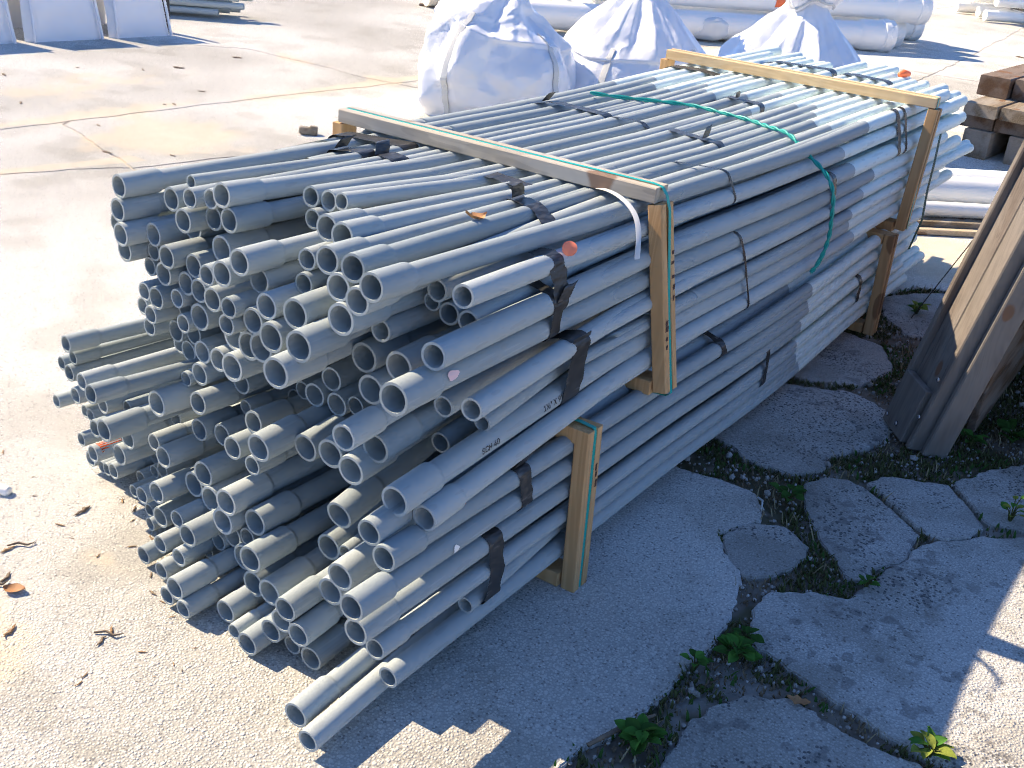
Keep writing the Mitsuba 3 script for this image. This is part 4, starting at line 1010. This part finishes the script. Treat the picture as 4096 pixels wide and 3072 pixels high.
def tufts(count, seed, size, thr, scale, wf=1.):
    rr = np.random.default_rng(seed); V, F = [], []; n = 0
    x0, y0, x1, y1 = gap.bounds
    while n < count:
        xs = np.c_[rr.uniform(x0, x1, 4000), rr.uniform(y0, y1, 4000)]
        dn = meshkit.fbm(np.c_[xs * scale, xs[:, :1] * 0 + seed], 3, seed)
        for (x, y), d in zip(xs, dn):
            if d < thr or not pg.contains(Point(x, y)): continue
            h = size * rr.uniform(.4, 1.2); yaw = rr.uniform(0, 6.3); w = size * rr.uniform(.12, .3) * wf; ln = h * rr.uniform(.2, 1.1)
            z = -.010
            a = np.array([x + w * math.sin(yaw), y - w * math.cos(yaw), z]); b = np.array([x - w * math.sin(yaw), y + w * math.cos(yaw), z])
            c = np.array([x + ln * .6 * math.cos(yaw), y + ln * .6 * math.sin(yaw), z + h * .7]); e = np.array([x + ln * math.cos(yaw), y + ln * math.sin(yaw), z + h])
            k = len(V); V += [a, b, c + (a - b) * .35, c - (a - b) * .35, e]; F += [(k, k + 1, k + 3), (k, k + 3, k + 2), (k + 2, k + 3, k + 4)]
            n += 1
            if n >= count: break
    return np.array(V), np.array(F)
for key, cnt, sd, sz, thr, sc, mt, lab in (('moss', 26000, 3, .016, .45, 6, 'mat_moss_green', 'dark green moss in the cracks between the broken slabs'),
                                          ('litter', 9000, 5, .014, .44, 9, 'mat_moss_brown', 'brown leaf litter in the cracks between the broken slabs'),
                                          ('dry_grass', 1500, 8, .032, .52, 5, 'mat_straw', 'dry straw-coloured grass in the cracks'),
                                          ('clover', 2000, 12, .020, .54, 5, 'mat_leaf_mid', 'low green clover in the cracks')):
    entry(key, tufts(cnt, sd, sz, thr, sc, .28 if key == 'dry_grass' else .9), mt); labels[key] = {'label': lab, 'category': key.replace('_', ' '), 'kind': 'stuff'}

rr = np.random.default_rng(21)
ico = trimesh.creation.icosphere(0)
iv, if_ = np.array(ico.vertices), np.array(ico.faces)
V, F = [], []
x0, y0, x1, y1 = gap.bounds
while len(V) < 2600:
    x, y = rr.uniform(x0, x1), rr.uniform(y0, y1)
    if x > 1.25 or not pg.contains(Point(x, y)): continue
    q = rr.uniform(.002, .0065) * (1 if rr.random() < .93 else 2.2)
    V.append(iv * q * rr.uniform(.6, 1.2, 3) * (1 + .15 * rr.normal(size=(12, 1))) + (x, y, -.006 + q * .2)); F.append(if_ + 12 * len(F))
entry('grit', (np.vstack(V), np.vstack(F)), 'mat_grit'); labels['grit'] = {'label': 'loose grey stones and grit lying in the gaps between the broken slabs', 'category': 'gravel', 'kind': 'stuff'}
# ------------------------------------------------------------------ the leaning timber at the right
t = thing('leaning_timber', 'weathered brown timber beam with proud edge strips leaning up at the right edge', 'timber')
B0, W_ = np.array([.285, 1.925, 0.]), np.array([.160, -.213, 0.])
AX = np.array([.20, .0, 1.0]); AX = AX / np.linalg.norm(AX)
wl = np.linalg.norm(W_); wu = W_ / wl; nf = np.cross(wu, AX); nf /= np.linalg.norm(nf)
if nf @ np.array([.65, -3.5, 1.2]) < 0: nf = -nf
def tb(a0, a1, w0, w1, d0, d1, ch=.004):
    P = []
    R = np.stack([wu, nf, AX], 1)
    c = B0 + wu * (w0 + w1) / 2 + nf * (d0 + d1) / 2 + AX * (a0 + a1) / 2
    return cbox(c, ((w1 - w0) / 2, (d1 - d0) / 2, (a1 - a0) / 2), ch, R)
LT = 1.9
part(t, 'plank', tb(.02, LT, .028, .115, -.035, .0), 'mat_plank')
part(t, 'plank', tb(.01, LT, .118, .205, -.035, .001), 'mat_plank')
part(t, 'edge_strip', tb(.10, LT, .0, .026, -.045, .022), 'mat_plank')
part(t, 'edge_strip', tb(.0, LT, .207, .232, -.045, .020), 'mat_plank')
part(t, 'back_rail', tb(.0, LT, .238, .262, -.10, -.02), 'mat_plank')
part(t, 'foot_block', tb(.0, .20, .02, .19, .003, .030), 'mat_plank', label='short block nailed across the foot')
for w, a in ((.04, .03), (.12, .035), (.225, .12), (.222, .26)):
    c = B0 + wu * w + nf * .031 + AX * a
    part(t, 'bolt', tube([c, c + nf * .004], [.008, .007], 10), 'mat_bolt', True)
t2 = thing('open_bin', 'open-fronted bin of old boards in deep shade right behind the leaning timber', 'bin')
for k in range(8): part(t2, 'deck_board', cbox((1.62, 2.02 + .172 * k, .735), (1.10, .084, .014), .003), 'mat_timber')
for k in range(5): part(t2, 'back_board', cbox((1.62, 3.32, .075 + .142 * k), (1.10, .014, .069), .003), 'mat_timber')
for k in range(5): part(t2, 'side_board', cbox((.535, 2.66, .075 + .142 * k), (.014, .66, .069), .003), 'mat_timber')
single('wire', 'thin dark wire running down in front of the white pipes to the ground', 'wire', tube([(.46, 2.9, 1.0), (.35, 2.9, .72), (.21, 2.92, .36), (.06, 2.95, -.0)], .0022, 5), 'mat_twine', True)

# ------------------------------------------------------------------ old lumber, white pipes and boards behind, right
ld = adir(4.7); lx = np.array([ld[1], -ld[0], 0.])
O = np.array([-.62, 6.42, 0.])
def beam(x, y, z, L, w, h, name='lumber_beam', lab='', m='mat_timber', jig=0.):
    a = O + lx * x + ld * y + np.array([0, 0, z + h / 2]); b = a + (ld + lx * jig) * L
    single(name, lab, 'beam', bar(a, b, rect(w, h, .006)), m, group=None)
N5 = ('first', 'second', 'third', 'fourth', 'fifth')
for k, x in enumerate((.06, .33, .60, .88)):
    beam(x, .01 + .03 * (k % 2), .0, 3.2, .14 if k % 2 else .18, .185, lab='%s shaded bearer beam from left under the old lumber stack' % N5[k], m='mat_timber_end')
for k, x in enumerate((.02, .25, .48, .71, .94)):
    beam(x, .05 + .02 * (k % 3), .188, 3.4, .222, .088, lab='%s brown beam from left in the lower layer of the lumber stack' % N5[k])
for k, x in enumerate((.05, .28, .51, .74, .97)):
    beam(x, -.03 + .035 * (k % 2), .279, 3.6, .215, .082, lab='%s beam from left with a bleached top in the middle layer of the lumber stack' % N5[k], m='mat_timber_end')
for k, x in enumerate((-.01, .21, .44, .66, .89)):
    beam(x, .34 + .03 * ((k * 2) % 3), .364, 3.4, .205, .135, lab='%s reddish-brown beam from left on top of the lumber stack' % N5[k], jig=.01 * k)
wd = adir(37.8 + 22)
wd = adir(49)
wx = np.array([wd[1], -wd[0], 0.])
def wpipe(c, L0, L1, r, lab, name='white_pipe', m='mat_white_pvc', bell=False, grp=None):
    c = np.array(c, float); t = thing(name, lab, 'pipe', grp)
    a = c + wd * L0; b = c + wd * L1
    part(t, 'tube', tube([a, a + (b - a) * .5, b], r, 20), m, 40)
    part(t, 'end_ring', tube([a - wd * .004, a - wd * .001], [r * 1.03, r * 1.03], 20), m, 40)
C0 = np.array([-.30, 4.40, 0.])
wpipe(C0 + (0, 0, .10), -.35, 2.2, .040, 'slim white pipe lying in front of the white stack by the leaning timber')
wpipe(C0 - wx * .16 + (0, 0, .155), -.6, 2.4, .085, 'thick white pipe in the middle of the small white stack at right')
wpipe(C0 - wx * .34 + (0, 0, .155), -.7, 2.4, .085, 'thick white pipe second from the back of the small white stack at right')
wpipe(C0 - wx * .50 + (0, 0, .13), -.7, 2.4, .06, 'rearmost white pipe of the small white stack at right')
for k, (o, z, w, h, m) in enumerate(((.055, .035, .09, .05, 'mat_timber_end'), (.13, .018, .05, .028, 'mat_pallet_wood'))):
    a = C0 + wx * o + (0, 0, z) + wd * -.5; b = a + wd * 2.7
    single('board', ('old brown board under the slim white pipe', 'thin pale batten on the sand in front of the white pipes')[k], 'board', bar(a, b, rect(w, h, .003)), m)
for k, s in enumerate((.25, 1.3)):
    a = C0 + wd * s - wx * .62 + (0, 0, .034); b = a + wx * .64
    single('bearer', ('left', 'right')[k] + ' bearer hidden under the white pipes', 'board', bar(a, b, rect(.09, .066, .003)), 'mat_timber')

# ------------------------------------------------------------------ the big white bell-ended pipes
bd = adir(44)
bx = np.array([bd[1], -bd[0], 0.])
E0 = np.array([-2.62, 11.05, 0.])
def big_pipe(off, end, z, r, lab, L=4.0, mat='mat_white_pvc', grp='large white pipes with bell ends', tag=False):
    t = thing('bell_pipe', lab, 'pipe', grp)
    e = E0 + bx * off + bd * end + np.array([0, 0, z])
    body = [e - bd * L, e - bd * L * .5, e - bd * .42]
    def rev(prof):
        P = np.array([e + bd * s for s, _ in prof]); R = [q for _, q in prof]
        V, F = tube(P, R, 32, False); return V, F
    part(t, 'tube', rev([(-L, r), (-L * .5, r), (-.40, r), (-.39, r)]), 'mat_white_pvc2', True)
    part(t, 'bell', rev([(-.40, r), (-.37, r * 1.10), (-.33, r * 1.17), (-.13, r * 1.19), (-.12, r * 1.28), (-.06, r * 1.30), (-.05, r * 1.20), (0, r * 1.24), (0.0005, r * 1.22), (.0005, r * 1.02), (-.3, r * 1.01), (-.45, r * .93)]), 'mat_white_pvc2', 35)
    part(t, 'bore', rev([(-L + .001, r * .93), (-.44, r * .93)]), 'mat_white_pvc2', True)
    if tag:
        c = e - bd * 1.75
        a = np.linspace(-.55, .25, 8); V = []
        for s in np.linspace(-.05, .05, 4):
            for k in a: V.append(c + bd * s + (r + .003) * (math.cos(k) * bx + math.sin(k) * np.array([0, 0, 1.])))
        part(t, 'tag', (np.array(V), grid_faces(4, 8)), 'mat_orange', label='orange sticker')
scene['mat_white_pvc2'] = two(pr((.80, .80, .78), .35, specular=.5))
R0 = .136
big_pipe(0, 0., R0 * 1.2, R0, 'front lower large white pipe whose bell stops shortest')
big_pipe(-.36, .30, R0 * 1.2, R0, 'second lower large white pipe, its bell just past the front one')
big_pipe(-.72, .50, R0 * 1.2, R0, 'third lower large white pipe, under the upper bells')
big_pipe(-1.08, .95, R0 * 1.2, R0, 'rear lower large white pipe, its bell farthest right')
big_pipe(-.18, .45, R0 * 1.2 + .285, R0, 'front upper large white pipe with an orange sticker', tag=True)
big_pipe(-.54, .62, R0 * 1.2 + .285, R0, 'second upper large white pipe behind the stickered one')
big_pipe(-.90, .85, R0 * 1.2 + .285, R0, 'rear upper large white pipe, seen above the others')
for k, s in enumerate((-.9, -3.4)):
    a = E0 + bd * s + bx * .22 + (0, 0, .014); b = a - bx * 1.6
    single('bearer', ('right', 'left')[k] + ' flat batten under the large white pipes', 'board', bar(a, b, rect(.09, .024, .002)), 'mat_pallet_wood')

# ------------------------------------------------------------------ three cream pipe mouths, wrapped goods, post
cd = adir(30)
for k, (x, y) in enumerate(((-6.93, 8.45), (-6.72, 8.58), (-6.50, 8.71))):
    t = thing('cream_pipe', ('leftmost', 'middle', 'rightmost')[k] + ' of the three cream pipes with open mouths at the top edge', 'pipe', 'cream pipes at the top edge')
    e = np.array([x, y, .13]); d = adir(28); 
    def rv(prof): return tube(np.array([e + d * s for s, _ in prof]), [q for _, q in prof], 28, False)
    part(t, 'tube', rv([(.10, .100), (1.2, .100), (2.6, .100)]), 'mat_cream_pipe', True)
    part(t, 'rim', rv([(.11, .100), (.10, .116), (.0, .118), (-.001, .114), (-.001, .094), (.06, .090), (2.6, .088)]), 'mat_cream_pipe', 35)
single('bearer', 'dark batten under the three cream pipes', 'board', bar((-7.05, 8.50, .012), (-6.2, 8.95, .012), rect(.08, .022, .002)), 'mat_timber')
pd = adir(66); px_ = np.array([pd[1], -pd[0], 0.])
PO = np.array([-5.95, 8.75, 0.])
pal = thing('pallet', 'pale wooden pallet under the wrapped bundles between two white bags', 'pallet')
for o in (0, .35, .7): part(pal, 'stringer', bar(PO - px_ * o + (0, 0, .05), PO - px_ * o + pd * 1.05 + (0, 0, .05), rect(.04, .09, .002)), 'mat_pallet_wood')
for s in np.linspace(.05, 1.0, 6): part(pal, 'deck_board', bar(PO + pd * s + px_ * .04 + (0, 0, .108), PO + pd * s - px_ * .76 + (0, 0, .108), rect(.10, .018, .002)), 'mat_pallet_wood')
def wrapped(c, d, L, ry, rz, lab, seed, m='mat_wrap'):
    n, k = 26, 24; V = []
    u = np.array([d[1], -d[0], 0.])
    for i in range(n):
        s = i / (n - 1); f = min(1, 8 * s * (1 - s)) ** .4
        for j in range(k):
            a = 2 * np.pi * j / k; q = np.array(c) + d * (s - .5) * L
            w = 1 + .12 * (meshkit.fbm(np.array([[s * 6, math.cos(a) * 2 + 3, math.sin(a) * 2 + seed]]), 3)[0] - .5)
            sg = lambda v: math.copysign(abs(v) ** .6, v)
            V.append(q + u * sg(math.cos(a)) * ry * f * w + np.array([0, 0, sg(math.sin(a)) * rz * f * w]))
    single('wrapped_bundle', lab, 'bundle', (np.array(V), grid_faces(n, k, True)), m, True)
wrapped(PO + pd * .52 - px_ * .36 + (0, 0, .19), pd, 1.3, .36, .075, 'lower silvery plastic-wrapped bundle on the pale pallet', 1)
wrapped(PO + pd * .50 - px_ * .36 + (0, 0, .33), pd, 1.45, .34, .06, 'upper cream wrapped bundle on the pale pallet', 2, 'mat_cream_pipe')
wrapped(PO + pd * 1.75 - px_ * .05 + (0, 0, .14), pd, 1.1, .25, .13, 'sagging silvery wrapped bundle right of the dark post', 3)
single('post', 'thin dark post in front of the wrapped bundles', 'post', bar((-5.33, 8.72, 0), (-5.33, 8.72, .9), rect(.035, .035, .003), up=(0, 1, 0)), 'mat_dark')
single('stake', 'brown stake with tie beside the left white bag top', 'stake', cat_m([tube([(-5.95, 8.4, 0), (-5.97, 8.42, .35), (-5.9, 8.4, .75)], [.022, .02, .016], 8), tube([(-5.86, 8.42, .2), (-5.98, 8.40, .36), (-5.90, 8.44, .5)], [.012, .012, .01], 6)]), 'mat_pallet_wood', True)
# distant rack of pipes with teal ties, upper right
rd = adir(50); rx_ = np.array([rd[1], -rd[0], 0.])
RO = np.array([-2.75, 15.9, 0.])
for k in range(9):
    row, col = divmod(k, 3)
    a = RO - rx_ * col * .45 + rd * (.12 * (k % 2)) + (0, 0, .09 + .20 * row); b = a + rd * 4.2
    t = thing('racked_pipe', '%s pale pipe in the %s row of the distant tied stack at upper right' % (('front', 'middle', 'rear')[col], ('bottom', 'middle', 'top')[row]), 'pipe', 'pale pipes in the distant tied stack')
    part(t, 'tube', tube([a, (a + b) / 2, b], .075, 14), 'mat_white_pvc', 40)
for k in range(3):
    for j, s in enumerate((.6, 2.0, 3.2)):
        a = RO + rd * s + rx_ * .12 + (0, 0, .195 + .20 * k); b = a - rx_ * 1.2
        if k < 2: single('spacer', '%s dark spacer batten in the %s gap of the distant tied stack' % (('left', 'middle', 'right')[j], ('lower', 'upper')[k]), 'batten', bar(a, b, rect(.06, .04, .002)), 'mat_dark')
for j, s in enumerate((1.3, 1.8)):
    c = RO + rd * s
    single('strap', ('left', 'right')[j] + ' teal tie round the distant stack at upper right', 'strap', ribbon(densify([c + rx_ * .08 + (0, 0, .01), c + rx_ * .085 + (0, 0, .58), c - rx_ * 1.0 + (0, 0, .60)], 40), rd, .03), 'mat_teal')

# ------------------------------------------------------------------ white bulk bags behind the stack
def crumple(P, seed, freq, waves=9):
    """sharp creases and flat facets: triangle waves laid at random angles"""
    q_ = np.random.default_rng(seed); out = 0.; tot = 0.
    Q = P + .10 * np.stack([meshkit.fbm(P * 3 + k * 11, 2, seed + k) - .5 for k in range(3)], -1) * 2
    for w in range(waves):
        d = q_.normal(size=3) * (1, 1, .75); d /= np.linalg.norm(d); f = freq * q_.uniform(.6, 2.2); a = 1 / f ** .9
        s = (Q @ d) * f + q_.random(); out = out + a * (np.abs((s - np.floor(s)) * 2 - 1) - .5); tot += a
    return out / tot
def bulk_bag(c, yaw, w, h, neck, tuft, lab, seed, shift=(0, 0), shoulder=.62, sh_z=.62, amp=.10, skew=0., freq=1.7):
    n, k = 110, 200; V = []
    r_ = np.random.default_rng(seed); ph = r_.uniform(0, 6.28, 8)
    A = 2 * np.pi * np.arange(k) / k
    for s in np.linspace(0, 1, n):
        if s < shoulder:
            q = s / shoulder; rad = .5 * w * (.94 + .10 * math.sin(np.pi * min(1, q * 1.05)) - .07 * q); z = h * sh_z * q; sq = 4.2 - 1.6 * q; fold = .010 + .02 * q
        elif s < .90:
            q = (s - shoulder) / (.90 - shoulder); rad = .5 * w * (.89 * (1 - q) ** 1.05 + neck / w * 2 * q); z = h * (sh_z + (1 - sh_z) * q ** .9); sq = 2.6 - .6 * q; fold = .03 + .16 * math.sin(np.pi * q) ** .8
        else:
            q = (s - .90) / .10; rad = neck * (1 + 1.6 * q ** .8); z = h * (1.0 + tuft * q); sq = 2.; fold = .06 + .34 * q
        e = (np.abs(np.cos(A)) ** sq + np.abs(np.sin(A)) ** sq) ** (-1 / sq)
        tri = lambda x: np.abs((x / (2 * np.pi) - np.floor(x / (2 * np.pi))) * 2 - 1) * 2 - 1
        f = fold * (tri(5 * A + ph[0] + s) * .45 + tri(9 * A + ph[1] - 1.5 * s) * .4 + tri(15 * A + ph[2]) * .2)
        R = rad * e * (1 + f)
        V.append(np.c_[R * np.cos(A) + shift[0] * s ** 2, R * np.sin(A) + shift[1] * s ** 2, z * (1 + .03 * np.sin(3 * A + ph[3]) + .02 * np.sin(5 * A + ph[4]) - skew * np.cos(A) * min(1, s * 2) * (1 - max(0, s - .7) / .3)) + 0 * A])
    V = np.array(V)
    m_ = np.stack([V[:, :, 0], V[:, :, 1], V[:, :, 2]], -1)
    out = np.stack([np.cos(A), np.sin(A), 0 * A], -1)[None]
    cr = crumple(m_.reshape(-1, 3), seed, freq, 6).reshape(n, k) * amp + crumple(m_.reshape(-1, 3) + 5, seed + 1, 5., 7).reshape(n, k) * amp * .2
    sc_ = np.clip(np.linspace(0, 1, n) * 8, .1, 1)[:, None] * np.where(np.linspace(0, 1, n) > .8, .45, 1.)[:, None]
    V = (m_ + out * (cr * sc_)[..., None] + np.array([0, 0, .35]) * (cr * sc_)[..., None] * np.clip(np.linspace(0, 1, n) * 2 - .4, 0, 1)[:, None, None]).reshape(-1, 3)
    F = grid_faces(n, k, True)
    v, f = turned((V, F), (c[0], c[1], .003), yaw)
    t = thing('bulk_bag', lab, 'bulk bag', 'white plastic bulk bags behind the pipe stack')
    ib = int(n * .90) * k
    body = F[F.max(1) < ib + k]; top = F[F.min(1) >= ib]
    part(t, 'sack', (v, body), 'mat_bag', True)
    part(t, 'gathered_top', (v[ib:], top - ib), 'mat_bag', 32)
    ring = v[ib:ib + k][::8]; cen = ring.mean(0)
    part(t, 'tie_cord', tube(np.vstack([cen + (ring - cen) * 1.06, cen + (ring[:1] - cen) * 1.06]), .009, 6), 'mat_zip_white', True)
    # a lifting strap sewn down the face that looks at the stack
    js = [int(k * q) for q in (.66, .86)]
    for j in js:
        P = np.array([v[i * k + j] for i in range(3, int(n * shoulder) + 8)]); P = P + (P - np.array([c[0], c[1], 0])) * (1, 1, 0) * .012
        part(t, 'lifting_strap', ribbon(P[::2], np.cross(np.gradient(P[::2], axis=0), (P[::2] - np.array([c[0], c[1], 0])) * (1, 1, 0)), .045, .003), 'mat_zip_white', True)
bulk_bag((-3.42, 4.80), .62, 1.02, .80, .085, .22, 'left white bulk bag, nearest, tied top at the photo edge', 3, (.10, .02), .60, .66, .22, .17, 2.2)
bulk_bag((-2.86, 5.75), .70, 1.14, .86, .08, .25, 'middle white bulk bag with a straight tied peak', 9, (0, 0), .42, .46, .07)
bulk_bag((-1.80, 6.10), .66, 1.26, .84, .13, .32, 'right white bulk bag with a bulging tied top, beyond the far rail', 14, (.02, 0), .40, .42, .07)

# ------------------------------------------------------------------ row of white bags and pipes at the upper left
def row_bag(y0, y1, lab, seed):
    t = thing('white_bag', lab, 'bag', 'white sacks in a row at the upper left')
    xw = lambda y: -6.88 + (y - 3.33) * .165
    n, k = 14, 18; V = []
    for i in range(n):
        s = i / (n - 1)
        for j in range(k):
            q = j / (k - 1); y = y0 + (y1 - y0) * q
            edge = min(1, 9 * q * (1 - q)) ** .35
            x = xw(y) - .02 - .05 * s + .05 * (edge - 1) - .03 * s * s + .02 * (meshkit.fbm(np.array([[q * 3 + seed, s * 3, 0]]), 3)[0] - .5)
            V.append((x, y + (q - .5) * -.05 * s, .42 * s))
    m = len(V)
    top = []
    for j in range(k):
        q = j / (k - 1); p0 = V[(n - 1) * k + j]; top.append((p0[0] - .55, p0[1] - .08, .40)); 
    V += top
    back = [(t_[0] - .05, t_[1], 0) for t_ in top]; V += back
    F = list(grid_faces(n + 2, k))
    part(t, 'sack', (np.array(V), np.array(F)), 'mat_bag_weave', True)
    for q in (.06, .94):
        y = y0 + (y1 - y0) * q
        P = [(xw(y) + .0 - .05 * s - .03 * s * s + .004, y + (q - .5) * -.05 * s, .42 * s) for s in np.linspace(0, 1, 8)]
        part(t, 'seam', tube(P, .012, 6), 'mat_bag', True)
    for yy in (y0, y1):
        pass
row_bag(2.55, 3.50, 'leftmost white sack of the row, cut by the photo corner', 2)
row_bag(3.56, 4.17, 'middle white sack of the upper left row', 5)
row_bag(4.23, 4.76, 'rightmost white sack of the upper left row, beside the grey pipe ends', 8)
single('board', 'dark upright panel at the end of the white sack row', 'board', bar((-6.95, 4.80, .0), (-6.95, 4.80, .46), rect(.40, .03, .003), up=(0, 1, 0)), 'mat_dark')
sd = adir(52); sx_ = np.array([sd[1], -sd[0], 0.])
r_ = np.random.default_rng(5)
for k in range(14):
    row, col = divmod(k, 4)
    e = np.array([-7.10, 5.78, 0.]) - sx_ * col * .10 + sd * r_.normal(0, .12) + (0, 0, .06 + .068 * row)
    t = thing('grey_pipe', '%s grey pipe of the %s row of the stack behind the white sacks' % (NTH[col], ('bottom', 'second', 'third', 'top')[row]), 'pipe', 'grey pipes in the distant stack behind the white sacks')
    part(t, 'tube', tube([e - sd * 2.4, e - sd, e], .030, 12, False), 'mat_grey_pipe', True)
    part(t, 'bore', tube([e, e - sd * .001, e - sd * .4], [.030, .024, .024], 12, False), 'mat_grey_pipe', 35)
